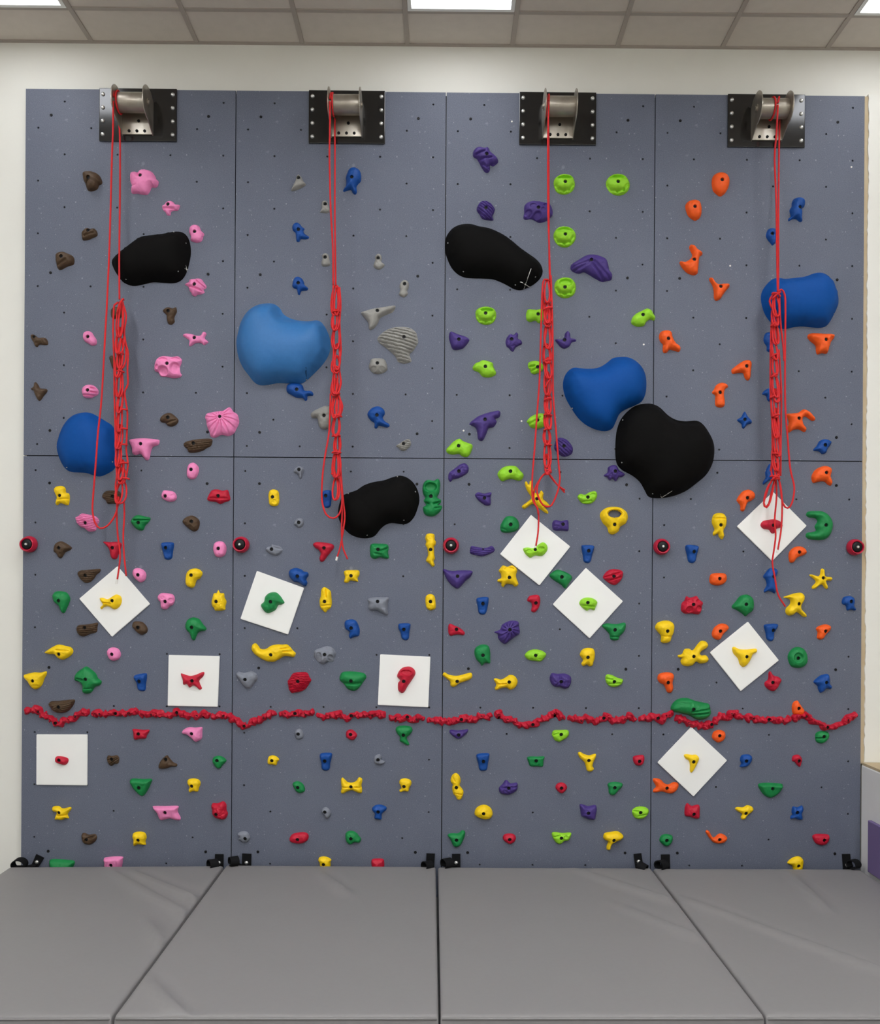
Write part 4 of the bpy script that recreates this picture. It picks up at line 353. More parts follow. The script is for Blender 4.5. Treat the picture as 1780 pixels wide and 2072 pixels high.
NUTS = [(-2210,4611),(-1903,4611),(-1596,4611),(-1289,4612),(-993,4612),(-686,4612),(-378,4612),(-71,4613),(226,4613),(534,4613),(842,4613),(1151,4614),(1448,4614),(1757,4614),(2066,4614),(2375,4615),(-2362,4458),(-2056,4458),(-1749,4458),(-1442,4458),(-1146,4458),(-839,4459),(-532,4459),(-224,4459),(73,4459),(381,4459),(689,4460),(997,4460),(1294,4460),(1603,4460),(1912,4461),(2220,4461),(-2209,4305),(-1902,4305),(-1596,4305),(-1289,4305),(-992,4305),(-685,4305),(-378,4306),(-70,4306),(227,4306),(535,4306),(843,4306),(1151,4306),(1449,4307),(1758,4307),(2066,4307),(2375,4307),(-2362,4151),(-2055,4152),(-1749,4152),(-1442,4152),(-1145,4152),(-838,4152),(-531,4152),(-223,4152),(74,4152),(381,4153),(689,4153),(998,4153),(1295,4153),(1604,4153),(1912,4153),(2221,4153),(-2208,3998),(-1902,3998),(-1595,3999),(-1288,3999),(-991,3999),(-684,3999),(-377,3999),(-69,3999),(228,3999),(536,3999),(844,3999),(1152,3999),(1450,3999),(1758,4000),(2067,4000),(2376,4000),(-2361,3845),(-2055,3845),(-1748,3845),(-1441,3845),(-1145,3845),(-838,3846),(-530,3846),(-223,3846),(74,3846),(382,3846),(690,3846),(998,3846),(1296,3846),(1604,3846),(1913,3846),(2222,3846),(-2207,3692),(-1901,3692),(-1594,3692),(-1287,3692),(-991,3692),(-684,3692),(-376,3692),(-69,3692),(229,3692),(536,3692),(845,3692),(1153,3692),(1451,3692),(1759,3692),(2068,3692),(2377,3692),(-2360,3539),(-2054,3539),(-1747,3539),(-1440,3539),(-1144,3539),(-837,3539),(-530,3539),(-222,3539),(75,3539),(383,3539),(691,3539),(999,3539),(1297,3539),(1605,3539),(1914,3539),(2223,3539),(-2207,3386),(-1900,3386),(-1593,3386),(-1287,3386),(-990,3386),(-683,3386),(-375,3386),(-68,3385),(229,3385),(537,3385),(845,3385),(1154,3385),(1451,3385),(1760,3385),(2069,3385),(2378,3385),(-2360,3233),(-2053,3233),(-1747,3233),(-1440,3233),(-1143,3232),(-836,3232),(-529,3232),(-221,3232),(76,3232),(384,3232),(692,3232),(1000,3232),(1297,3231),(1606,3231),(1915,3231),(2223,3231),(-2206,3080),(-1900,3080),(-1593,3079),(-1286,3079),(-989,3079),(-682,3079),(-375,3079),(-67,3079),(230,3078),(538,3078),(846,3078),(1154,3078),(1452,3078),(1761,3078),(2069,3077),(2378,3077),(-2359,2927),(-2053,2927),(-1746,2926),(-1439,2926),(-1143,2926),(-835,2926),(-528,2926),(-221,2925),(76,2925),(384,2925),(692,2925),(1000,2925),(1298,2924),(1607,2924),(1915,2924),(2224,2924),(-2205,2774),(-1899,2773),(-1592,2773),(-1285,2773),(-989,2773),(-681,2772),(-374,2772),(-66,2772),(231,2772),(539,2771),(847,2771),(1155,2771),(1453,2771),(1761,2770),(2070,2770),(2379,2770),(-2358,2621),(-2052,2620),(-1745,2620),(-1438,2620),(-1142,2619),(-835,2619),(-527,2619),(-220,2619),(77,2618),(385,2618),(693,2618),(1001,2617),(1299,2617),(1607,2617),(1916,2617),(2225,2616),(-2366,2470),(-2060,2471),(-1754,2472),(-1448,2473),(-1150,2473),(-844,2474),(-537,2475),(-230,2476),(68,2477),(375,2478),(683,2479),(990,2480),(1289,2481),(1597,2482),(1905,2482),(2213,2483),(-2212,2318),(-1906,2319),(-1600,2320),(-1294,2321),(-996,2322),(-690,2323),(-383,2323),(-76,2324),(222,2325),(529,2326),(837,2327),(1145,2328),(1443,2328),(1751,2329),(2059,2330),(2368,2331),(-2365,2166),(-2059,2167),(-1753,2167),(-1447,2168),(-1150,2169),(-843,2170),(-536,2171),(-229,2171),(69,2172),(376,2173),(683,2174),(991,2175),(1289,2175),(1597,2176),(1905,2177),(2214,2178),(-2212,2014),(-1906,2015),(-1599,2016),(-1293,2016),(-996,2017),(-689,2018),(-382,2019),(-75,2019),(223,2020),(530,2021),(838,2022),(1145,2022),(1444,2023),(1752,2024),(2060,2025),(2369,2026),(-2364,1862),(-2059,1862),(-1752,1863),(-1446,1864),(-1149,1864),(-842,1865),(-536,1866),(-229,1867),(69,1867),(377,1868),(684,1869),(992,1870),(1290,1870),(1598,1871),(1906,1872),(2214,1872),(-2211,1710),(-1905,1710),(-1599,1711),(-1292,1712),(-995,1713),(-688,1713),(-381,1714),(-74,1715),(224,1715),(531,1716),(838,1717),(1146,1717),(1445,1718),(1753,1719),(2061,1719),(2369,1720),(-2364,1557),(-2058,1558),(-1752,1559),(-1446,1559),(-1148,1560),(-842,1561),(-535,1561),(-228,1562),(70,1562),(377,1563),(685,1564),(992,1564),(1291,1565),(1599,1566),(1907,1566),(2215,1567),(-2210,1406),(-1904,1406),(-1598,1407),(-1292,1407),(-994,1408),(-688,1409),(-381,1409),(-74,1410),(224,1410),(532,1411),(839,1412),(1147,1412),(1445,1413),(1753,1413),(2062,1414),(2370,1415),(-2363,1253),(-2057,1254),(-1751,1254),(-1445,1255),(-1148,1255),(-841,1256),(-534,1257),(-227,1257),(71,1258),(378,1258),(685,1259),(993,1259),(1292,1260),(1600,1260),(1908,1261),(2216,1262),(-2210,1101),(-1904,1102),(-1597,1102),(-1291,1103),(-994,1103),(-687,1104),(-380,1104),(-73,1105),(225,1105),(532,1106),(840,1106),(1148,1107),(1446,1108),(1754,1108),(2062,1109),(2371,1109),(-2362,949),(-2057,949),(-1750,950),(-1444,950),(-1147,951),(-840,951),(-533,952),(-227,952),(71,953),(379,953),(686,954),(994,954),(1292,955),(1600,955),(1908,956),(2217,956),(-2209,797),(-1903,797),(-1597,798),(-1290,798),(-993,799),(-686,799),(-379,800),(-72,800),(226,801),(533,801),(841,801),(1148,802),(1447,802),(1755,803),(2063,803),(2372,804),(-2362,645),(-2056,645),(-1750,645),(-1443,646),(-1146,646),(-840,647),(-533,647),(-226,647),(72,648),(379,648),(687,649),(994,649),(1293,649),(1601,650),(1909,650),(2217,651),(-2208,493),(-1902,493),(-1596,493),(-1290,494),(-992,494),(-686,495),(-379,495),(-72,495),(226,496),(534,496),(841,496),(1149,497),(1448,497),(1756,497),(2064,498),(2372,498),(-2361,340),(-2055,341),(-1749,341),(-1443,341),(-1145,342),(-839,342),(-532,342),(-225,343),(73,343),(380,343),(688,344),(995,344),(1294,344),(1602,344),(1910,345),(2218,345),(-2208,188),(-1902,189),(-1595,189),(-1289,189),(-992,190),(-685,190),(-378,190),(-71,190),(227,191),(534,191),(842,191),(1150,191),(1448,192),(1756,192),(2065,192),(2373,193)]
SCREWS = [(-2288,4532),(-1376,4532),(-1072,4532),(-157,4531),(147,4531),(1063,4531),(1368,4531),(2287,4531),(-2286,3617),(-1373,3616),(-1070,3615),(-155,3614),(149,3614),(1066,3613),(1370,3613),(2289,3612),(-2284,2701),(-1371,2699),(-1068,2699),(-153,2697),(151,2697),(1068,2695),(1372,2694),(2291,2693),(-2284,2396),(-1371,2399),(-1067,2401),(-152,2404),(151,2405),(1068,2409),(1373,2410),(2292,2413),(-2281,1325),(-1368,1328),(-1065,1329),(-150,1331),(154,1332),(1071,1335),(1376,1336),(2295,1339),(-2279,258),(-1366,259),(-1063,260),(-148,262),(156,262),(1073,264),(1378,265),(2297,266)]
PLUGS = [(1163, 3226), (387, 4518), (1664, 3688), (117, 2717), (454, 2775), (2368, 4270)]

# ------------------------------------------------------------------ materials
def lin(c):
    return tuple((v / 255 / 12.92) if v / 255 <= .04045 else ((v / 255 + .055) / 1.055) ** 2.4 for v in c) + (1,)

MATS_ = {}
def mat(name, rgb, rough=.5, metal=0., spec=.5, noise_scale=0., bump=0., var=0., emit=0., coat=0., dark=None):
    m = bpy.data.materials.new(name)
    m.use_nodes = True
    nt = m.node_tree
    b = nt.nodes['Principled BSDF']
    b.inputs['Base Color'].default_value = lin(rgb)
    b.inputs['Roughness'].default_value = rough
    b.inputs['Metallic'].default_value = metal
    b.inputs['Specular IOR Level'].default_value = spec
    b.inputs['Coat Weight'].default_value = coat
    if emit:
        b.inputs['Emission Color'].default_value = lin(rgb)
        b.inputs['Emission Strength'].default_value = emit
    if noise_scale:
        tc = nt.nodes.new('ShaderNodeTexCoord')
        nz = nt.nodes.new('ShaderNodeTexNoise')
        nz.inputs['Scale'].default_value = noise_scale
        nz.inputs['Detail'].default_value = 5
        nz.inputs['Roughness'].default_value = .6
        nt.links.new(tc.outputs['Object'], nz.inputs['Vector'])
        if bump:
            bp = nt.nodes.new('ShaderNodeBump')
            bp.inputs['Strength'].default_value = bump
            bp.inputs['Distance'].default_value = .002
            nt.links.new(nz.outputs['Fac'], bp.inputs['Height'])
            nt.links.new(bp.outputs['Normal'], b.inputs['Normal'])
        if var:
            n2 = nt.nodes.new('ShaderNodeTexNoise')
            n2.inputs['Scale'].default_value = noise_scale * .12
            n2.inputs['Detail'].default_value = 4
            nt.links.new(tc.outputs['Object'], n2.inputs['Vector'])
            mx = nt.nodes.new('ShaderNodeMix')
            mx.data_type = 'RGBA'
            a = lin(rgb)
            d = lin(dark) if dark else tuple(v * .7 for v in a[:3]) + (1,)
            mx.inputs[6].default_value = a
            mx.inputs[7].default_value = d
            mr = nt.nodes.new('ShaderNodeMapRange')
            mr.inputs[1].default_value = .35
            mr.inputs[2].default_value = .75
            mr.inputs[4].default_value = var
            nt.links.new(n2.outputs['Fac'], mr.inputs[0])
            nt.links.new(mr.outputs[0], mx.inputs[0])
            nt.links.new(mx.outputs[2], b.inputs['Base Color'])
    MATS_[name] = m
    return m

HOLD_RGB = dict(brown=(78, 58, 38), pink=(244, 140, 190), grey=(152, 150, 144), cool_grey=(130, 134, 144), blue=(4, 72, 150), purple=(70, 50, 122),
                lime=(150, 214, 40), orange=(246, 92, 16), yellow=(250, 208, 4), red=(192, 15, 48), green=(16, 132, 66))
for k, c in HOLD_RGB.items():
    mat('hold_' + k, c, rough=.55, spec=.4, noise_scale=260, bump=.35, var=.35)
mat('vblack', (8, 7, 6), rough=.8, spec=.12, noise_scale=700, bump=.25, var=.3, dark=(13, 12, 11))
mat('vblue', (0, 74, 150), rough=.65, spec=.2, noise_scale=700, bump=.2, var=.2)
mat('vblue_sheen', (50, 112, 172), rough=.5, spec=.4, noise_scale=700, bump=.2, var=.2)  # volume blue with its glossy light reflection lightened into the base colour
mat('rail', (190, 15, 46), rough=.55, spec=.4, noise_scale=260, bump=.35, var=.3)
mat('board', (246, 245, 240), rough=.45, spec=.4, noise_scale=60, bump=.04, var=.1, dark=(226, 224, 214))
mat('bolt_black', (9, 9, 10), rough=.5, metal=.0, spec=.3)
mat('plate_black', (13, 13, 14), rough=.14, spec=.9)
mat('bolt_zinc', (214, 214, 210), rough=.35, metal=.85)
mat('pin_grey', (140, 140, 138), rough=.5, metal=.4)
mat('steel', (190, 184, 172), rough=.36, metal=.75, noise_scale=60, bump=.3, var=.7, dark=(128, 114, 96))
mat('rope', (220, 44, 40), rough=.75, spec=.25, noise_scale=500, bump=.5, var=.6, dark=(188, 52, 70))
mat('cap_white', (236, 232, 224), rough=.5)
mat('plaster', (233, 231, 222), rough=.85, spec=.2, noise_scale=45, bump=.12, var=.2, dark=(226, 220, 210))
mat('side_paint', (226, 225, 224), rough=.8, spec=.2, noise_scale=40, bump=.1, var=.25, dark=(200, 198, 198))
mat('wood', (198, 182, 152), rough=.75, spec=.2, noise_scale=40, bump=.2, var=.6, dark=(180, 152, 112))
mat('purple_pad', (112, 96, 140), rough=.6)
mat('tile', (212, 203, 192), rough=.95, spec=.1, noise_scale=160, bump=.35, var=.15)
mat('tee_bar', (170, 160, 150), rough=.6)
mat('vinyl', (133, 130, 129), rough=.5, spec=.35, noise_scale=340, bump=.08, var=.15, dark=(122, 119, 118))
mat('strap', (15, 15, 17), rough=.8, spec=.2, noise_scale=500, bump=.4)
mat('lamp_frame', (236, 236, 232), rough=.4)
mat('diffuser', (246, 249, 255), rough=.5, emit=LAMP)
mat('diffuser_first_row', (246, 249, 255), rough=.5, emit=LAMP * .16)
mat('floor_grey', (120, 118, 116), rough=.6, noise_scale=30, bump=.05, var=.2)
mat('dark_hole', (14, 14, 16), rough=.6)
mat('cup_red', (186, 20, 54), rough=.4, spec=.5)
mat('chalk', (216, 214, 208), rough=.95, spec=.1)

def panel_material():
    """grey-blue textured paint with fine pale specks and faint chalk smears"""
    m = mat('panel_paint', (121, 127, 141), rough=.55, spec=.35)
    nt = m.node_tree
    b = nt.nodes['Principled BSDF']
    tc = nt.nodes.new('ShaderNodeTexCoord')
    def nz(scale, det, rough=.6):
        n = nt.nodes.new('ShaderNodeTexNoise')
        n.inputs['Scale'].default_value = scale
        n.inputs['Detail'].default_value = det
        n.inputs['Roughness'].default_value = rough
        nt.links.new(tc.outputs['Object'], n.inputs['Vector'])
        return n
    def ramp(src, a, bb, lo, hi):
        r = nt.nodes.new('ShaderNodeMapRange')
        for i, v in zip((1, 2, 3, 4), (a, bb, lo, hi)):
            r.inputs[i].default_value = v
        nt.links.new(src, r.inputs[0])
        return r.outputs[0]
    def mix(fac, c1, c2):
        x = nt.nodes.new('ShaderNodeMix')
        x.data_type = 'RGBA'
        nt.links.new(fac, x.inputs[0])
        for i, c in ((6, c1), (7, c2)):
            if isinstance(c, tuple):
                x.inputs[i].default_value = c
            else:
                nt.links.new(c, x.inputs[i])
        return x.outputs[2]
    grain = nz(230, 4)
    c = mix(ramp(grain.outputs['Fac'], .32, .68, 0, 1), lin((84, 89, 104)), lin((111, 116, 130)))
    big = nz(2.2, 5)
    c = mix(ramp(big.outputs['Fac'], .45, .8, 0, .25), c, lin((120, 125, 138)))
    specks = nz(75, 2, .4)
    c = mix(ramp(specks.outputs['Fac'], .69, .75, 0, .30), c, lin((205, 207, 210)))
    smear = nz(20, 3, .5)
    c = mix(ramp(smear.outputs['Fac'], .68, .80, 0, .35), c, lin((170, 173, 180)))
    nt.links.new(c, b.inputs['Base Color'])
    bp = nt.nodes.new('ShaderNodeBump')
    bp.inputs['Strength'].default_value = .35
    bp.inputs['Distance'].default_value = .0015
    nt.links.new(grain.outputs['Fac'], bp.inputs['Height'])
    nt.links.new(bp.outputs['Normal'], b.inputs['Normal'])
panel_material()

# ------------------------------------------------------------------ helpers
def link(name, me, material=None, parent=None, loc=(0, 0, 0)):
    o = bpy.data.objects.new(name, me)
    COL.objects.link(o)
    o.location = loc
    if parent is not None:
        o.parent = parent
    if material is not None and me is not None and not me.materials:
        me.materials.append(MATS_[material])
    return o

def tag(o, label=None, cat=None, group=None, kind=None):
    if label: o['label'] = label
    if cat: o['category'] = cat
    if group: o['group'] = group
    if kind: o['kind'] = kind
    return o

def empty(name, loc):
    o = bpy.data.objects.new(name, None)
    COL.objects.link(o)
    o.location = loc
    o.empty_display_size = .05
    return o

def mesh_from(verts, faces, smooth=False, angle=None, name='mesh'):
    me = bpy.data.meshes.new(name)
    me.from_pydata(verts, [], faces)
    if smooth:
        me.polygons.foreach_set('use_smooth', [True] * len(me.polygons))
        if angle:
            me.set_sharp_from_angle(angle=math.radians(angle))
    me.update()
    return me

def bm_mesh(bm, smooth=False, angle=40):
    me = bpy.data.meshes.new('mesh')
    bm.to_mesh(me)
    bm.free()
    if smooth:
        me.polygons.foreach_set('use_smooth', [True] * len(me.polygons))
        me.set_sharp_from_angle(angle=math.radians(angle))
    return me

def box_bm(x0, x1, y0, y1, z0, z1, bevel=0, seg=2, bm=None):
    own = bm is None
    bm = bm or bmesh.new()
    vs = [bm.verts.new(p) for p in ((x0, y0, z0), (x1, y0, z0), (x1, y1, z0), (x0, y1, z0), (x0, y0, z1), (x1, y0, z1), (x1, y1, z1), (x0, y1, z1))]
    fs = [bm.faces.new([vs[i] for i in f]) for f in ((3, 2, 1, 0), (4, 5, 6, 7), (0, 1, 5, 4), (1, 2, 6, 5), (2, 3, 7, 6), (3, 0, 4, 7))]
    if bevel:
        es = {e for f in fs for e in f.edges}
        bmesh.ops.bevel(bm, geom=list(es), offset=bevel, segments=seg, affect='EDGES', profile=.5)
    return bm

def box(name, x0, x1, y0, y1, z0, z1, material, parent=None, bevel=0, origin=None):
    o = origin or (0, 0, 0)
    bm = box_bm(x0 - o[0], x1 - o[0], y0 - o[1], y1 - o[1], z0 - o[2], z1 - o[2], bevel)
    return link(name, bm_mesh(bm), material, parent, o if parent is None else tuple(np.subtract(o, parent.location)) if origin else (0, 0, 0))

def catmull(pts, per, closed=False):
    """smooth curve through pts; per = samples per span (int) -> np array"""
    P = np.array(pts, float)
    n = len(P)
    out = []
    rng = range(n) if closed else range(n - 1)
    for i in rng:
        if closed:
            p0, p1, p2, p3 = P[i - 1], P[i], P[(i + 1) % n], P[(i + 2) % n]
        else:
            p1, p2 = P[i], P[i + 1]
            p0 = P[i - 1] if i else 2 * p1 - p2
            p3 = P[i + 2] if i + 2 < n else 2 * p2 - p1
        k = per if isinstance(per, int) else max(1, int(round(np.linalg.norm(p2 - p1) / per)))
        for j in range(k):
            t = j / k
            out.append(.5 * (2 * p1 + (p2 - p0) * t + (2 * p0 - 5 * p1 + 4 * p2 - p3) * t * t + (3 * p1 - p0 - 3 * p2 + p3) * t ** 3))
    if not closed:
        out.append(P[-1])
    return np.array(out)

def tube(path, r, n=7, closed=False, verts=None, faces=None):
    """sweep a circle along path (np Nx3) with a parallel frame"""
    verts = [] if verts is None else verts
    faces = [] if faces is None else faces
    P = np.array(path, float)
    N = len(P)
    T = np.roll(P, -1, 0) - np.roll(P, 1, 0)
    if not closed:
        T[0] = P[1] - P[0]
        T[-1] = P[-1] - P[-2]
    T /= np.linalg.norm(T, axis=1)[:, None] + 1e-12
    up = np.array([0, -1., 0]) if abs(T[0][1]) < .9 else np.array([1., 0, 0])
    base = len(verts)
    for i in range(N):
        a = up - T[i] * up.dot(T[i])
        l = np.linalg.norm(a)
        if l < 1e-6:
            a = np.cross(T[i], [1, 0, .3]); l = np.linalg.norm(a)
        a /= l
        up = a
        b = np.cross(T[i], a)
        for j in range(n):
            w = 2 * math.pi * j / n
            verts.append(tuple(P[i] + r * (math.cos(w) * a + math.sin(w) * b)))
    m = N if closed else N - 1
    for i in range(m):
        for j in range(n):
            a0 = base + i * n + j
            a1 = base + i * n + (j + 1) % n
            b0 = base + ((i + 1) % N) * n + j
            b1 = base + ((i + 1) % N) * n + (j + 1) % n
            faces.append((a0, b0, b1, a1))
    if not closed:
        faces.append(tuple(base + j for j in range(n)))
        faces.append(tuple(base + (N - 1) * n + j for j in reversed(range(n))))
    return verts, faces

def lathe_bm(profile, n=24, bm=None):
    """profile = [(r, h)]; turned about the -y axis (h goes out from the wall)"""
    bm = bm or bmesh.new()
    rings = []
    for r, h in profile:
        if r < 1e-6:
            rings.append([bm.verts.new((0, -h, 0))])
        else:
            rings.append([bm.verts.new((r * math.cos(2 * math.pi * j / n), -h, r * math.sin(2 * math.pi * j / n))) for j in range(n)])
    for a, b in zip(rings, rings[1:]):
        for j in range(n):
            k = (j + 1) % n
            if len(a) == 1 and len(b) == 1:
                continue
            if len(a) == 1:
                bm.faces.new((a[0], b[k], b[j]))
            elif len(b) == 1:
                bm.faces.new((a[j], a[k], b[0]))
            else:
                bm.faces.new((a[j], a[k], b[k], b[j]))
    bmesh.ops.recalc_face_normals(bm, faces=bm.faces)
    return bm

# ------------------------------------------------------------------ room shell
BW = .04                                       # plaster wall plane behind the panels
RX0, RX1, RY0 = -4.6, 4.6, -8.6
st = lambda o: tag(o, kind='structure')
st(box('floor', RX0 - .1, RX1 + .1, RY0 - .1, BW + .2, -.1, 0, 'floor_grey'))
st(box('wall_back', RX0 - .1, RX1 + .1, BW, BW + .15, 0, CEIL_Z + .3, 'plaster'))
st(box('wall_left', RX0 - .15, RX0, RY0, BW, 0, CEIL_Z + .3, 'plaster'))
st(box('wall_front', RX0 - .1, RX1 + .1, RY0 - .15, RY0, 0, CEIL_Z + .3, 'plaster'))
st(box('wall_far_right', RX1, RX1 + .15, RY0, BW, 0, CEIL_Z + .3, 'plaster'))

# suspended ceiling: slab above, tee bars, one tile per cell
P_ = .6147
ceil = st(box('ceiling', RX0 - .1, RX1 + .1, RY0 - .1, BW + .1, CEIL_Z + .25, CEIL_Z + .35, 'tile'))
CY0 = -.278
xs = [TILE_X0 + P_ * i for i in range(-5, 13)]
xs = [x for x in xs if RX0 + .1 < x < RX1 - .1]
ys = [CY0 - P_ * i for i in range(0, 14) if CY0 - P_ * i > RY0 + .1]
xe = [RX0] + xs + [RX1]
ye = [BW] + ys + [RY0]
bar_w = .0135
for x in xs:
    box('tee_bar', x - bar_w, x + bar_w, RY0, BW, CEIL_Z - .001, CEIL_Z + .03, 'tee_bar', ceil, .002)
for y in ys:
    for a, b in zip(xe, xe[1:]):
        box('tee_bar', a + bar_w, b - bar_w, y - bar_w, y + bar_w, CEIL_Z, CEIL_Z + .03, 'tee_bar', ceil)
st(box('trim_1', RX0, RX1, BW - .02, BW, CEIL_Z - .002, CEIL_Z + .03, 'tee_bar'))
lights = []
for ci in range(len(xe) - 1):
    for ri in range(len(ye) - 1):
        xm = .5 * (xe[ci] + xe[ci + 1])
        k = round((xm - (TILE_X0 + P_ * 3.5)) / P_)
        if ri >= 1 and k % 4 == 0 and (ri - 1) % 3 == 0 and ri < len(ye) - 1:
            lights.append((xe[ci], xe[ci + 1], ye[ri], ye[ri + 1]))
            continue
        box('ceiling_tile', xe[ci] + .004, xe[ci + 1] - .004, ye[ri + 1] + .004, ye[ri] - .004, CEIL_Z + .006, CEIL_Z + .022, 'tile', ceil)

# ------------------------------------------------------------------ recessed ceiling lights
lights.sort(key=lambda l: (-l[2], l[0]))
row_words = ['nearest the climbing wall'] + ['%s row from the climbing wall' % w for w in ('second', 'third', 'fourth', 'fifth')]
n_col = len({round(l[0], 2) for l in lights})
for i, (x0, x1, y0, y1) in enumerate(lights):
    row, c = divmod(i, n_col)
    e = empty('ceiling_light', ((x0 + x1) / 2, (y0 + y1) / 2, CEIL_Z))
    pos = ('left', 'middle', 'right')[c] if n_col == 3 else str(c)
    tag(e, 'bright recessed ceiling light panel, %s one, %s' % (pos, row_words[min(row, 4)]), 'ceiling light', 'recessed ceiling lights')
    w, d = (x1 - x0) / 2 - .014, abs(y1 - y0) / 2 - .014
    bm = bmesh.new()
    t = .022
    for (a, b, cc, dd) in ((-w, w, -d, -d + t), (-w, w, d - t, d), (-w, -w + t, -d + t, d - t), (w - t, w, -d + t, d - t)):
        box_bm(a, b, cc, dd, -.004, .03, bm=bm)
    link('frame', bm_mesh(bm), 'lamp_frame', e)
    link('diffuser', bm_mesh(box_bm(-w + t, w - t, -d + t, d - t, .006, .012)), 'diffuser' if row else 'diffuser_first_row', e)

# ------------------------------------------------------------------ right hand side: batten, broken plaster edge, low side wall
xr = SEAM_X[4]
bat = st(box('trim_2', xr + .001, xr + .03, .004, .036, .79, WALL_TOP, 'wood'))
def jagged_plaster():
    rng = random.Random(3)
    zz = np.arange(.80, WALL_TOP + .02, .022)
    left = [(xr + .021 + rng.uniform(-.0035, .0045) + .006 * noise.noise(Vector((0, 0, z * 3))), z) for z in zz]
    poly = left + [(xr + .16, zz[-1]), (xr + .16, zz[0])]
    n = len(poly)
    vs = [(x, -.004, z) for x, z in poly] + [(x, BW, z) for x, z in poly]
    fs = [tuple(range(n))[::-1], tuple(range(n, 2 * n))] + [(i, (i + 1) % n, n + (i + 1) % n, n + i) for i in range(n)]
    bm = bmesh.new()
    bv = [bm.verts.new(v) for v in vs]
    for f in fs:
        bm.faces.new([bv[i] for i in f])
    bmesh.ops.recalc_face_normals(bm, faces=bm.faces)
    st(link('trim_3', bm_mesh(bm), 'plaster'))
jagged_plaster()
lw = st(box('wall_right', xr + .002, xr + .30, -4.2, -.006, 0, .785, 'side_paint', bevel=.006))
st(box('trim_4', xr + .006, xr + .30, -4.2, -.006, .786, .80, 'wood'))
pad = box('wall_pad', -.012, .012, -3.6, 0, 0, .292, 'purple_pad', bevel=.004)
pad.location = (xr - .009, -.14, .205)
tag(pad, 'purple padded panel on the low side wall at far right', 'wall pad')

# ------------------------------------------------------------------ climbing wall panels with real t-nut holes
wall = empty('wall_climbing', (0, 0, 0))
st(wall)
GAP = .0026
box('seam_shade_sheet', SEAM_X[0] + .01, SEAM_X[4] - .01, .020, .036, .01, WALL_TOP - .01, 'dark_hole', wall)  # unseen dark sheet added so seams look shaded, hiding the lit plaster behind
def cdt_inside(loop, holes, pts):
    """loop: Nx2 boundary; holes: list of (cx, cy, r, n); returns verts, tris"""
    V = [Vector((float(a), float(b))) for a, b in loop]
    n = len(V)
    E_ = [(i, (i + 1) % n) for i in range(n)]
    for cx, cy, r, k in holes:
        b0 = len(V)
        for j in range(k):
            V.append(Vector((cx + r * math.cos(2 * math.pi * j / k), cy + r * math.sin(2 * math.pi * j / k))))
            E_.append((b0 + j, b0 + (j + 1) % k))
    V += [Vector((float(a), float(b))) for a, b in pts]
    vo, eo, fo, _, _, _ = delaunay_2d_cdt(V, E_, [list(range(n))], 1, 1e-7)
    return vo, fo

def screw_mesh():
    bm = lathe_bm([(.0082, 0), (.0082, .002), (.0066, .0042), (.003, .0042), (.0026, .002), (0, .002)], 12)
    return bm_mesh(bm, True, 40)
SCREW = screw_mesh()
SCREW.materials.append(MATS_['bolt_black'])

PLUG = bm_mesh(lathe_bm([(.0055, 0), (.0055, .001), (.004, .002), (0, .0024)], 8), True, 40)
PLUG.materials.append(MATS_['cap_white'])
rows = [(WALL_MID, WALL_TOP), (.0, WALL_MID)]
for ri, (z0, z1) in enumerate(rows):
    for ci in range(4):
        x0, x1 = SEAM_X[ci] + (GAP if ci else 0), SEAM_X[ci + 1] - (GAP if ci < 3 else 0)
        za, zb = z0 + (GAP if ri == 0 else .002), z1 - (0 if ri == 0 else GAP)
        hs = [(a / 1000, b / 1000) for a, b in NUTS if x0 + .02 < a / 1000 < x1 - .02 and za + .02 < b / 1000 < zb - .02]
        loop = [(x0, za), (x1, za), (x1, zb), (x0, zb)]
        vo, fo = cdt_inside(loop, [(a, b, .0062, 8) for a, b in hs], [])
        H_ = np.array(hs)
        tri = []
        for f in fo:
            c = sum((vo[i] for i in f), Vector((0, 0))) / len(f)
            if np.min(np.hypot(H_[:, 0] - c.x, H_[:, 1] - c.y)) > .0056:
                tri.append(f)
        cx, cz = (x0 + x1) / 2, (za + zb) / 2
        V2 = [(v.x - cx, 0, v.y - cz) for v in vo] + [(v.x - cx, .018, v.y - cz) for v in vo]
        n = len(vo)
        F2 = []
        cnt = {}
        for f in tri:
            a, b, c = (vo[i] for i in f)
            if (b - a).cross(c - a) < 0:
                f = f[::-1]
            F2.append(tuple(f))
            F2.append(tuple(n + i for i in reversed(f)))
            for i, j in zip(f, list(f[1:]) + [f[0]]):
                cnt[(i, j)] = 1
        for (i, j) in cnt:
            if (j, i) not in cnt:
                F2.append((j, i, n + i, n + j))
        p = link('panel', mesh_from(V2, F2), 'panel_paint', wall, (cx, 0, cz))
        bm = bmesh.new()
        for a, b in hs:
            m = bmesh.ops.create_circle(bm, cap_ends=True, segments=8, radius=.0078)
            bmesh.ops.rotate(bm, verts=m['verts'], matrix=Matrix.Rotation(math.pi / 2, 3, 'X'))
            bmesh.ops.translate(bm, verts=m['verts'], vec=(a - cx, .009, b - cz))
        tn = link('t_nuts', bm_mesh(bm), 'dark_hole', p)
        tn['kind'] = 'stuff'
        for a, b in PLUGS:                                      # small white blanking plugs
            a, b = a / 1000, b / 1000
            if x0 < a < x1 and za < b < zb:
                link('plug', PLUG, None, p, (a - cx, 0, b - cz))
        for a, b in SCREWS:
            a, b = a / 1000, b / 1000
            if x0 < a < x1 and za < b < zb:
                link('screw', SCREW, None, p, (a - cx, 0, b - cz))

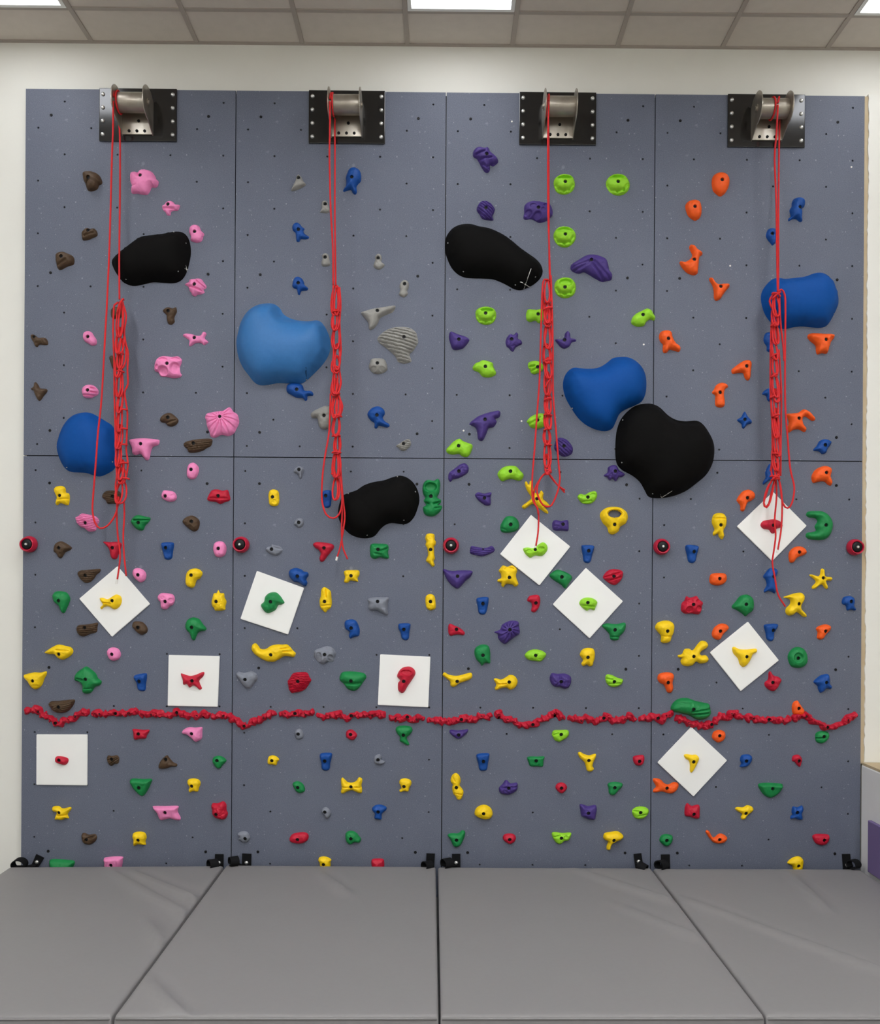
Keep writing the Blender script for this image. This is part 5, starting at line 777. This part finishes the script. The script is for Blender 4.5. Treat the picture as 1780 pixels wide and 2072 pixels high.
# ------------------------------------------------------------------ climbing holds
def hold_mesh(outline, H, bolt, ft, seed, spacing=None, wf=1.0, dents=(), smooth_it=4):
    """outline: [(x, z)] mm; a domed body over the outline with pockets, grooves, creases and a counterbored bolt hole"""
    P = np.array(outline, float)
    if np.sum(P[:, 0] * np.roll(P[:, 1], -1) - np.roll(P[:, 0], -1) * P[:, 1]) < 0:
        P = P[::-1]
    area = abs(np.sum(P[:, 0] * np.roll(P[:, 1], -1) - np.roll(P[:, 0], -1) * P[:, 1])) / 2
    s = spacing or max(2.4, math.sqrt(area) / 28)
    if 'g' in ft and not spacing:
        s = min(s, max(2.2, ft['g'][1] / 4.5))
    if 'f' in ft or 'c' in ft or 'p' in ft:
        s = min(s, 3.4)
    loop = catmull(P, s * 1.05, True)
    keep = [0]
    for i in range(1, len(loop)):
        if np.linalg.norm(loop[i] - loop[keep[-1]]) > s * .45:
            keep.append(i)
    loop = loop[keep]
    def sdist(q):
        a = loop; b = np.roll(loop, -1, 0)
        d = np.full(len(q), 1e9); ins = np.zeros(len(q), bool)
        for u, v in zip(a, b):
            w = v - u
            t = np.clip(((q - u) @ w) / max(w @ w, 1e-9), 0, 1)
            d = np.minimum(d, np.hypot(*(q - (u + t[:, None] * w)).T))
            cond = (u[1] > q[:, 1]) != (v[1] > q[:, 1])
            if cond.any():
                xx = (v[0] - u[0]) * (q[:, 1] - u[1]) / (v[1] - u[1] + 1e-12) + u[0]
                ins ^= cond & (q[:, 0] < xx)
        return d, ins
    rng = np.random.default_rng(seed)
    mn, mx = loop.min(0), loop.max(0)
    g = []
    yy = mn[1]
    row = 0
    while yy < mx[1]:
        xx = np.arange(mn[0] + (s / 2 if row % 2 else 0), mx[0], s)
        g.append(np.stack([xx, np.full(len(xx), yy)], 1))
        yy += s * .866
        row += 1
    g = np.concatenate(g) + rng.uniform(-.18, .18, (sum(len(a) for a in g), 2)) * s
    d, ins = sdist(g)
    g = g[ins & (d > s * .5)]
    holes = []
    rb = 0
    if bolt is not None:
        bq = np.array([bolt], float)
        db, ib = sdist(bq)
        rb = min(11.0, .8 * db[0]) if ib[0] else 0
        if rb > 3.5:
            g = g[np.hypot(*(g - bq[0]).T) > rb + 1.2]
            holes = [(bolt[0], bolt[1], rb, 14), (bolt[0], bolt[1], rb * .92, 14)]
        else:
            rb = 0
    vo, fo = cdt_inside(loop, holes, g)
    Q = np.array([(v.x, v.y) for v in vo])
    d, _ = sdist(Q)
    d[d < 1e-3] = 0
    dmax = d.max()
    w = wf * dmax
    if ft.get('boot') or ft.get('top'):
        w = .5 * dmax
    h = H * np.sqrt(np.clip(1 - (1 - np.clip(d / w, 0, 1)) ** 2, 0, 1))
    if ft.get('boot') or ft.get('top'):
        t = (Q[:, 1] - mn[1]) / (mx[1] - mn[1])
        h *= .45 + .55 * t if ft.get('top') else .55 + .45 / (1 + np.exp(-(t - .55) * 14))
    # relax the ridges of the distance field
    nb = [set() for _ in vo]
    for f in fo:
        for a, b in zip(f, list(f[1:]) + [f[0]]):
            nb[a].add(b); nb[b].add(a)
    inner = [i for i in range(len(vo)) if d[i] > 0 and nb[i]]
    for _ in range(smooth_it):
        h2 = h.copy()
        for i in inner:
            h2[i] = .4 * h[i] + .6 * (sum(h[j] for j in nb[i]) / len(nb[i]))
        h = h2
    edge = np.clip(d / (.45 * dmax), 0, 1)
    sd = (seed * 7.31) % 97
    rough = ft.get('rough', 1.1)
    nzv = np.array([noise.fractal(Vector((x / 26 + sd, y / 26, sd)), 1., 2., 3) for x, y in Q])
    fin = np.array([noise.noise(Vector((x / 9 + sd, y / 9, sd))) for x, y in Q])
    h = h + (nzv * rough * 2.4 + fin * rough * .9) * edge
    for (px_, py_, rx, ry, dep) in ft.get('p', ()):
        q = np.hypot((Q[:, 0] - px_) / rx, (Q[:, 1] - py_) / ry)
        h -= np.minimum(dep * 1.15, h * .82) * np.clip((1.1 - q) / .3, 0, 1) * (1 - .25 * np.clip(q, 0, 1) ** 2)
    for (px_, py_, r, hh) in ft.get('b', ()):
        h += hh * np.exp(-((Q[:, 0] - px_) ** 2 + (Q[:, 1] - py_) ** 2) / (r * r * .6)) * edge
    for (x1, y1, x2, y2, wd_, dep) in ft.get('c', ()):
        a = np.array([x1, y1], float); b = np.array([x2, y2], float)
        t = np.clip(((Q - a) @ (b - a)) / max((b - a) @ (b - a), 1e-6), 0, 1)
        q = np.hypot(*(Q - (a + t[:, None] * (b - a))).T)
        h -= np.minimum(dep * 2.2, h * .65) * np.exp(-(q / (wd_ * .62)) ** 2)
    if 'g' in ft:
        an, per, dep = ft['g']
        an = math.radians(-an)
        q = -math.sin(an) * Q[:, 0] + math.cos(an) * Q[:, 1]
        q = q + 3 * nzv
        st_ = np.clip(np.cos(q / per * 2 * math.pi), -.2, 1)
        h -= np.minimum(dep * 1.5, h * .6) * np.clip(st_, 0, 1)
    if 'f' in ft and bolt is not None:
        cnt, dep = ft['f']
        a = np.arctan2(Q[:, 1] - bolt[1], Q[:, 0] - bolt[0])
        r = np.hypot(Q[:, 0] - bolt[0], Q[:, 1] - bolt[1])
        h -= np.minimum(dep * 1.5, h * .6) * np.clip(np.cos(a * cnt + .04 * r), 0, 1) * np.clip((r - 10) / 14, 0, 1)
    for (px_, py_, r, dep) in dents:
        q = np.hypot(Q[:, 0] - px_, Q[:, 1] - py_) / r
        h -= np.minimum(dep, h * .8) * np.clip(1 - q * q, 0, 1)
    if 'hole' in ft:                                     # an opening right through to the wall
        hx, hy, hrx, hry = ft['hole']
        q = np.hypot((Q[:, 0] - hx) / hrx, (Q[:, 1] - hy) / hry)
        h *= np.clip((q - .72) / .3, 0, 1) ** .5
        fo = [f for f in fo if q[list(f)].min() > .7]
    h = np.maximum(h, 0)
    h[d > 0] = np.maximum(h[d > 0], 1.2)
    hb = None
    if rb:
        rr = np.hypot(Q[:, 0] - bolt[0], Q[:, 1] - bolt[1])
        on = np.abs(rr - rb) < .05 * rb
        top = float(np.median(h[on])) if on.any() else H * .8
        h[on] = .5 * h[on] + .5 * top
        bot = max(1.5, top - 16)
        h[rr < rb * .95] = bot
        hb = (bot, rb, top)
    return Q, h, fo, d, hb

def build_hold(name, outline, H, bolt, ft, material, base_mm, seed, **kw):
    flat = list(zip(outline[::2], outline[1::2]))
    Q, h, fo, d, hb = hold_mesh(flat, H, bolt, ft, seed, **kw)
    c = (Q.min(0) + Q.max(0)) / 2
    vs = [((x - c[0]) / 1000, -hh / 1000, (z - c[1]) / 1000) for (x, z), hh in zip(Q, h)]
    fs = []
    for f in fo:
        a, b, e = (Q[i] for i in f[:3])
        if (b[0] - a[0]) * (e[1] - a[1]) - (b[1] - a[1]) * (e[0] - a[0]) < 0:
            f = f[::-1]
        fs.append(tuple(f))
    seen = {}
    for f in fs:
        for a, b in zip(f, f[1:] + f[:1]):
            seen[(a, b)] = 1
    rim = {a: b for (a, b) in seen if (b, a) not in seen}
    if rim and 'hole' not in ft:              # close the back
        st0 = next(iter(rim)); lp = [st0]; k = rim[st0]
        while k != st0 and len(lp) < 5000 and k in rim:
            lp.append(k); k = rim[k]
        fs.append(tuple(reversed(lp)))
    o = link(name, mesh_from(vs, fs, True, 50), material, None, (c[0] / 1000, -(base_mm + .6) / 1000, c[1] / 1000))
    if hb:
        b = link('bolt', BOLT, None, o, ((bolt[0] - c[0]) / 1000, -hb[0] / 1000, (bolt[1] - c[1]) / 1000))
        b.scale = (hb[1] / 9.3,) * 3
    return o, Q, h, c

def bolt_mesh():
    bm = lathe_bm([(.0085, -.0005), (.0085, .0045), (.0076, .0056), (.0044, .0056), (.0040, .002), (0, .002)], 12)
    return bm_mesh(bm, True, 40)
BOLT = bolt_mesh()
BOLT.materials.append(MATS_['bolt_black'])

GROUP = {k: '%s climbing holds' % k.replace('_', ' ') for k in HOLD_RGB}
for i, (colr, label, base, H, outline, bolt, ft) in enumerate(HOLDS):
    o, *_ = build_hold('climbing_hold', outline, H, bolt, ft, 'hold_' + colr, base, i + 1)
    tag(o, label, 'climbing hold', GROUP[colr])

# ------------------------------------------------------------------ large volumes
def small_screw():
    bm = lathe_bm([(.0042, 0), (.0042, .001), (.003, .002), (0, .0024)], 8)
    return bm_mesh(bm, True, 40)
PIN = small_screw()
PIN.materials.append(MATS_['pin_grey'])
for i, (colr, label, H, outline, screws, marks, dents) in enumerate(VOLUMES):
    o, Q, h, c = build_hold('climbing_volume', outline, H, None, {'rough': .6}, colr, 0, 500 + i, spacing=13, wf=.92, dents=dents, smooth_it=9)
    tag(o, label, 'climbing volume', 'large smooth volumes')
    def surf(x, z):
        dd = np.hypot(Q[:, 0] - x, Q[:, 1] - z)
        k = np.argsort(dd)[:4]
        wgt = 1 / (dd[k] + 1)
        return float((h[k] * wgt).sum() / wgt.sum())
    for x, z in screws:
        link('screw', PIN, None, o, ((x - c[0]) / 1000, -(surf(x, z) + .5) / 1000, (z - c[1]) / 1000))
    for x1, z1, x2, z2 in marks:
        n = 9
        vs, fs = [], []
        L = math.hypot(x2 - x1, z2 - z1)
        nx, nz_ = -(z2 - z1) / L * 2.0, (x2 - x1) / L * 2.0
        for j in range(n):
            t = j / (n - 1)
            x, z = x1 + (x2 - x1) * t, z1 + (z2 - z1) * t
            hh = surf(x, z) + 1.6
            kk = .4 + .6 * math.sin(math.pi * min(1, t + .15))
            vs += [((x + sgn * nx * kk - c[0]) / 1000, -hh / 1000, (z + sgn * nz_ * kk - c[1]) / 1000) for sgn in (-1, 1)]
            if j:
                fs.append((2 * j - 2, 2 * j, 2 * j + 1, 2 * j - 1))
        link('chalk_mark' if colr == 'vblack' else 'scuff_mark', mesh_from(vs, fs), 'chalk' if colr == 'vblack' else 'bolt_black', o)

# ------------------------------------------------------------------ white boards
for label, cs in BOARDS:
    pts = [(cs[k] / 1000, cs[k + 1] / 1000) for k in range(0, 8, 2)]
    cx, cz = sum(p[0] for p in pts) / 4, sum(p[1] for p in pts) / 4
    bm = bmesh.new()
    A = [bm.verts.new((x - cx, -.0118, z - cz)) for x, z in pts]
    Bv = [bm.verts.new((x - cx, 0, z - cz)) for x, z in pts]
    top = bm.faces.new(A)
    bm.faces.new(Bv[::-1])
    for k in range(4):
        bm.faces.new((A[k], Bv[k], Bv[(k + 1) % 4], A[(k + 1) % 4]))
    bmesh.ops.recalc_face_normals(bm, faces=bm.faces)
    bmesh.ops.bevel(bm, geom=list(bm.edges), offset=.0025, segments=2, affect='EDGES')
    tag(link('white_board', bm_mesh(bm, True), 'board', None, (cx, -.0004, cz)), label, 'board', 'white square boards')

# ------------------------------------------------------------------ red rail
for i, (label, cs) in enumerate(RAILS):
    rng = random.Random(40 + i)
    line = catmull(list(zip(cs[::2], cs[1::2])), 14.)
    up, dn = [], []
    for k, q in enumerate(line):
        t = line[min(k + 1, len(line) - 1)] - line[max(k - 1, 0)]
        t = t / (np.linalg.norm(t) + 1e-9)
        n = np.array([-t[1], t[0]])
        endf = .6 if k in (0, len(line) - 1) else 1
        up.append(q + n * endf * (18 + rng.uniform(-7, 11)) + t * rng.uniform(-3, 3))
        dn.append(q - n * endf * (18 + rng.uniform(-7, 11)) + t * rng.uniform(-3, 3))
    poly = up + dn[::-1]
    bolt = line[len(line) // 2]
    ft = {'rough': 6.0, 'g': (55 + 20 * rng.random(), 30, 7)}
    o, Q, h, c = build_hold('rail_hold', [v for p in poly for v in p], 30, tuple(bolt), ft, 'rail', 0, 700 + i, spacing=4.0, smooth_it=2)
    tag(o, label, 'climbing hold', 'red rail holds')
    for fr in (.2, .8):
        q = line[int(len(line) * fr)]
        dd = np.hypot(Q[:, 0] - q[0], Q[:, 1] - q[1])
        b = link('bolt', BOLT, None, o, ((q[0] - c[0]) / 1000, -(h[dd.argmin()] - 3.2) / 1000, (q[1] - c[1]) / 1000))
        b.scale = (.75,) * 3

# ------------------------------------------------------------------ red cup anchors
for label, a, b in ANCHORS:
    e = empty('cup_anchor', (a[0] / 1000, -.0005, a[1] / 1000))
    tag(e, label, 'anchor', 'red cup anchors')
    dx, dz = (b[0] - a[0]) / 1000, (b[1] - a[1]) / 1000
    prof = [(.044, 0), (.048, .008), (.046, .026), (.042, .044), (.038, .050), (.034, .049), (.031, .040), (.029, .022), (0, .020)]
    bm = lathe_bm(prof, 28)
    for v in bm.verts:
        k = -v.co.y / .05
        v.co.x += dx * .55 * k
        v.co.z += dz * .55 * k
        if v.co.z > .02 and k > .8:                      # notch in the upper lip
            v.co.y += .006
    link('cup', bm_mesh(bm, True, 50), 'cup_red', e)
    bm = lathe_bm([(.030, 0), (.0305, .010), (.026, .016), (.010, .017), (0, .017)], 24)
    kn = link('rubber_plug', bm_mesh(bm, True, 50), 'bolt_black', e, (dx * .5, -.030, dz * .5))
    bm = lathe_bm([(.0085, 0), (.0085, .006), (.0065, .010), (0, .0112)], 10)
    link('bolt', bm_mesh(bm, True, 45), 'bolt_zinc', kn, (0, -.0165, 0))

# ------------------------------------------------------------------ belay drums: plate, bolts, bracket, roller
def flange(thick=.005):
    """ear shaped side plate in the (y, z) plane, origin at the roller axis"""
    pts = []
    for k in range(0, 15):
        a = math.radians(105 - 14 * k)
        pts.append((-.092 * math.cos(a), .092 * math.sin(a)))       # rounded front, (y, z), y negative = out
    pts = [(.05, .086)] + pts + [(.098, -.140), (.098, .05)]
    bm = bmesh.new()
    A = [bm.verts.new((-thick / 2, y, z)) for y, z in pts]
    Bv = [bm.verts.new((thick / 2, y, z)) for y, z in pts]
    n = len(pts)
    bm.faces.new(A)
    bm.faces.new(Bv[::-1])
    for k in range(n):
        bm.faces.new((A[k], A[(k + 1) % n], Bv[(k + 1) % n], Bv[k]))
    bmesh.ops.recalc_face_normals(bm, faces=bm.faces)
    return bm_mesh(bm, True, 35)
FL = flange()
FL.materials.append(MATS_['steel'])
def head():
    bm = lathe_bm([(.0115, 0), (.0115, .002), (.010, .006), (.006, .0088), (0, .0095)], 14)
    return bm_mesh(bm, True, 50)
HEAD = head(); HEAD.materials.append(MATS_['bolt_zinc'])
def axle():
    bm = lathe_bm([(.022, 0), (.022, .004), (.012, .004), (.012, .010), (0, .010)], 18)
    bmesh.ops.rotate(bm, verts=bm.verts, matrix=Matrix.Rotation(math.pi / 2, 3, 'Z'))
    return bm_mesh(bm, True, 40)
AX = axle(); AX.materials.append(MATS_['steel'])
DRUM_LABEL = ['leftmost steel belay drum on a black bolted plate', 'second steel belay drum from the left on a black plate',
              'third steel belay drum from the left on a black plate', 'rightmost steel belay drum on a black bolted plate']
AXIS = []
for i, (x0, z1, x1, z0) in enumerate(PLATES):
    xc, zc = (x0 + x1) / 2, (z0 + z1) / 2
    e = empty('belay_drum', (xc, 0, zc))
    tag(e, DRUM_LABEL[i], 'belay drum', 'belay drums')
    hw, hh = (x1 - x0) / 2, (z1 - z0) / 2
    pl = link('plate', bm_mesh(box_bm(-hw, hw, -.012, -.0005, -hh, hh, .003)), 'plate_black', e)
    for sx in (-1, 1):
        for k in range(4):
            link('bolt', HEAD, None, pl, (sx * (hw - .022), -.012, hh - .036 - k * (2 * hh - .074) / 3))
    az = zc + .018
    ay = -.110
    ax_z = az - zc
    AXIS.append((xc, ay, az))
    bw = .088
    for sx in (-1, 1):
        f = link('flange', FL, None, e, (sx * bw, ay, ax_z))
        a = link('axle_hub', AX, None, f, (sx * .0025, 0, 0))
        a.rotation_euler = (0, 0, math.pi if sx < 0 else 0)
    bm = lathe_bm([(.0, -bw + .003), (.052, -bw + .003), (.054, -bw + .010), (.054, bw - .010), (.052, bw - .003), (0, bw - .003)], 36)
    bmesh.ops.rotate(bm, verts=bm.verts, matrix=Matrix.Rotation(math.pi / 2, 3, 'Z'))
    link('roller', bm_mesh(bm, True, 40), 'steel', e, (0, ay, ax_z))
    back = link('back_plate', bm_mesh(box_bm(-bw + .002, bw - .002, -.026, -.0125, ax_z - .138, ax_z + .045, .002), True), 'steel', e)
    for px_, pz in ((-.045, -.12), (0, -.12), (.045, -.12), (0.01, -.062)):
        link('bolt', BOLT, None, back, (px_, -.0255, ax_z + pz))

# ------------------------------------------------------------------ ropes
RR = .0052
ROPE_LABEL = ['leftmost red rope in a hanging chain braid with a wide slack bend', 'second red rope from the left, chain-braided beside the glossy blue volume',
              'third red rope from the left, braid ending in a large open loop', 'rightmost red rope, braided, its tail reaching the yellow duck-shaped hold']
def path3(t):
    return [tuple(t[k:k + 3]) for k in range(0, len(t), 3)]
for i, (strands, chain, bars, tails, cap) in enumerate(ROPES):
    xc, ay, az = AXIS[i]
    first = path3(strands[0])[0]
    e = empty('rope', (xc, ay, az))
    tag(e, ROPE_LABEL[i], 'rope', 'red climbing ropes')
    off = np.array((xc, ay, az))
    rng = random.Random(90 + i)
    # turn over the roller, joining the front and the rear strand
    f0 = np.array(path3(strands[0])[0]); b0 = np.array(path3(strands[1])[0])
    R_ = .054 + RR
    arc = []
    for k in range(13):
        a = math.pi * k / 12
        arc.append((f0[0] + (b0[0] - f0[0]) * k / 12, ay - R_ * math.cos(a), az + R_ * math.sin(a)))
    v, f = tube(catmull(arc, 2) - off, RR)
    for sh in (.013, -.013) if i in (0, 1) else (-.013,):
        ring = [(f0[0] + sh * .9, ay - R_ * math.cos(2 * math.pi * k / 28), az + R_ * math.sin(2 * math.pi * k / 28)) for k in range(28)]
        tube(np.array(ring) - off, RR, 7, True, v, f)
    link('drum_turn', mesh_from(v, f, True), 'rope', e)
    for s in strands:
        pts = path3(s)
        v, f = tube(catmull(pts, .02) - off, RR)
        link('strand', mesh_from(v, f, True), 'rope', e)
    for k, (x, y, zt, zb, hw) in enumerate(chain):
        v, f = [], []
        last = k == len(chain) - 1
        for rep in range(2):
            L = zt - zb
            w = hw * (1.0 if rep == 0 else .68) * rng.uniform(.92, 1.08)
            dxx = rng.uniform(-.004, .004) + (0 if rep == 0 else rng.choice((-1, 1)) * .006)
            tw = rng.uniform(-.35, .35) if not last else 0
            lp = []
            n = 26
            for j in range(n):
                a = 2 * math.pi * j / n
                u = (1 - math.cos(a)) / 2                         # 0 top .. 1 bottom
                prof = math.sin(a) * (.62 + .38 * u)
                yy = y + (.022 * math.cos(a)) * (1 if k % 2 else .6) - (.006 if rep else 0) + .008 * math.sin(a) * tw
                lp.append((x + dxx + w * prof + .006 * tw * math.cos(a), yy, zt - L * u))
            tube(np.array(lp) - off, RR, 7, True, v, f)
        link('chain_loop', mesh_from(v, f, True), 'rope', e)
    for t in bars:                                              # cross wraps between the loops
        a, b = (np.array(q) for q in path3(t))
        m = (a + b) / 2 + np.array([0, -.008, .004])
        v, f = tube(catmull([a + [0, .016, 0], a, m, b, b + [0, .016, 0]], 4) - off, RR)
        link('cross_wrap', mesh_from(v, f, True), 'rope', e)
    for t in tails:
        v, f = tube(catmull(path3(t), .02) - off, RR * .95)
        link('tail', mesh_from(v, f, True), 'rope', e)
    a, b = (np.array(q) for q in path3(cap))
    v, f = tube(np.array([a, (a + b) / 2, b]) - off, RR * 1.15, 8)
    link('end_cap', mesh_from(v, f, True, 60), 'cap_white', e)

# ------------------------------------------------------------------ mats
MAT_LABEL = ['leftmost grey vinyl crash mat with creased right corner', 'second grey vinyl crash mat from the left',
             'third grey vinyl crash mat from the left', 'rightmost grey vinyl crash mat with a long diagonal crease']
MT = .2
mat_objs = []
for i, cs in enumerate(MATS):
    (ax, ay_), (bx, by), (cx, cy_), (dx, dy) = cs
    ay_, by = min(ay_, -.05), min(by, -.05)
    org = np.array(((ax + bx + cx + dx) / 4, (ay_ + by + cy_ + dy) / 4, 0))
    nu, nv = 44, 66
    e_in = .010
    us = np.concatenate([[0, e_in * .25, e_in], np.linspace(e_in, 1 - e_in, nu - 4)[1:-1], [1 - e_in, 1 - e_in * .25, 1]])
    vs_ = np.concatenate([[0, .002, .007], np.linspace(.007, .993, nv - 4)[1:-1], [.993, .998, 1]])
    def top(u, v):
        x = (ax * (1 - u) + bx * u) * (1 - v) + (dx * (1 - u) + cx * u) * v
        y = (ay_ * (1 - u) + by * u) * (1 - v) + (dy * (1 - u) + cy_ * u) * v
        ed = min(u, 1 - u) / e_in
        ev = min(v, 1 - v) / .007
        z = MT
        for q in (ed, ev):
            if q < 1:
                z -= .011 * (1 - math.sqrt(max(0, 1 - (1 - q) ** 2)))
        inside = min(1, ed / 4, ev / 4)
        z += inside * (.0035 * noise.noise(Vector((x * 1.7 + i * 5, y * 1.7, 0))) + .0012 * noise.noise(Vector((x * 7 + i, y * 5, 2))))
        for (x1, y1, x2, y2) in CREASES[i]:
            a = np.array((x1, y1)); b = np.array((x2, y2)); q = np.array((x, y))
            t = float(np.clip((q - a) @ (b - a) / ((b - a) @ (b - a)), 0, 1))
            nrm = np.array((-(b - a)[1], (b - a)[0])); nrm /= np.linalg.norm(nrm)
            s = float((q - (a + t * (b - a))) @ nrm)
            fall = math.exp(-(np.linalg.norm(q - (a + t * (b - a))) / .09) ** 2)
            z += inside * fall * (.020 * math.exp(-(s / .032) ** 2) - .012 * math.exp(-((s - .055) / .03) ** 2)) * 1.5 * (.5 + .5 * t)
        return (x - org[0], y - org[1], z)
    V_, F_ = [], []
    for v in vs_:
        for u in us:
            V_.append(top(u, v))
    nU, nV = len(us), len(vs_)
    for b in range(nV - 1):
        for a in range(nU - 1):
            k = b * nU + a
            F_.append((k, k + nU, k + nU + 1, k + 1))
    ring = [a for a in range(nU)] + [b * nU + nU - 1 for b in range(1, nV)] + [(nV - 1) * nU + a for a in range(nU - 2, -1, -1)] + [b * nU for b in range(nV - 2, 0, -1)]
    base0 = len(V_)
    for k in ring:
        x, y, z = V_[k]
        V_.append((x, y, .004))
    n = len(ring)
    for j in range(n):
        F_.append((ring[j], ring[(j + 1) % n], base0 + (j + 1) % n, base0 + j))
    F_.append(tuple(base0 + j for j in range(n)))
    bm = bmesh.new()
    bm.from_mesh(mesh_from(V_, F_))
    bmesh.ops.recalc_face_normals(bm, faces=bm.faces)
    e = empty('crash_mat', tuple(org))
    tag(e, MAT_LABEL[i], 'mat', 'grey crash mats')
    link('mat_body', bm_mesh(bm, True, 70), 'vinyl', e)
    # piped seam along the front lip
    lipz = MT - .012
    fp = [((dx * (1 - t) + cx * t) - org[0], (dy * (1 - t) + cy_ * t) - org[1] - .001, lipz) for t in np.linspace(.005, .995, 12)]
    v, f = tube(np.array(fp), .004, 6)
    link('piping', mesh_from(v, f, True), 'vinyl', e)
    mat_objs.append((e, org))

# mat straps: a tab stuck to the wall and a curled loop resting on the mat edge
def band(path, width, axis, thick=.0025):
    P = np.array(path)
    A = np.array(axis) * width / 2
    vs, fs = [], []
    T = np.gradient(P, axis=0)
    T /= np.linalg.norm(T, axis=1)[:, None]
    N = np.cross(T, np.array(axis)); N /= np.linalg.norm(N, axis=1)[:, None]
    for p, n in zip(P, N):
        for s1, s2 in ((-1, -1), (1, -1), (1, 1), (-1, 1)):
            vs.append(tuple(p + A * s1 + n * thick * s2))
    m = len(P)
    for i in range(m - 1):
        for j in range(4):
            fs.append((i * 4 + j, i * 4 + (j + 1) % 4, (i + 1) * 4 + (j + 1) % 4, (i + 1) * 4 + j))
    fs += [(3, 2, 1, 0), tuple((m - 1) * 4 + j for j in range(4))]
    return vs, fs
for k, (tab, ctr, r, mode) in enumerate(STRAPS):
    e, org = mat_objs[k // 2]
    q = [(tab[j], tab[j + 1]) for j in range(0, 8, 2)]
    bm = bmesh.new()
    A = [bm.verts.new((x - org[0], -.011 - org[1], z)) for x, z in q]
    Bv = [bm.verts.new((x - org[0], -.001 - org[1], z)) for x, z in q]
    bm.faces.new(A); bm.faces.new(Bv[::-1])
    for j in range(4):
        bm.faces.new((A[j], Bv[j], Bv[(j + 1) % 4], A[(j + 1) % 4]))
    bmesh.ops.recalc_face_normals(bm, faces=bm.faces)
    sp = link('strap', bm_mesh(bm), 'strap', e)
    # curled loop
    ax_ = [(0.05, 1, .1), (.80, .55, -.05), (.86, .5, .0), (.80, -.55, -.35)][mode]
    ax_ = np.array(ax_) / np.linalg.norm(ax_)
    c = np.array((ctr[0] - org[0], -.075 - org[1], ctr[1]))
    s1 = np.cross(ax_, (0, 0, 1)); s1 /= np.linalg.norm(s1)
    s2 = np.cross(s1, ax_)
    lp = [c + s1 * r * 1.15 * math.cos(t) + s2 * r * .9 * math.sin(t) for t in np.linspace(-1.9, 3.9, 30)]
    tail_to = np.array((sum(x for x, z in q) / 4 - org[0], -.014 - org[1], q[2][1] + .015))
    lp = lp + [lp[-1] * .5 + tail_to * .5 + np.array((0, -.01, -.004)), tail_to]
    v, f = band(lp, .05, ax_)
    link('strap_loop', mesh_from(v, f, True, 40), 'strap', sp)
    link('rivet', HEAD, None, sp, (sum(x for x, z in q) / 4 - org[0], -.0112 - org[1], q[2][1] + .03))
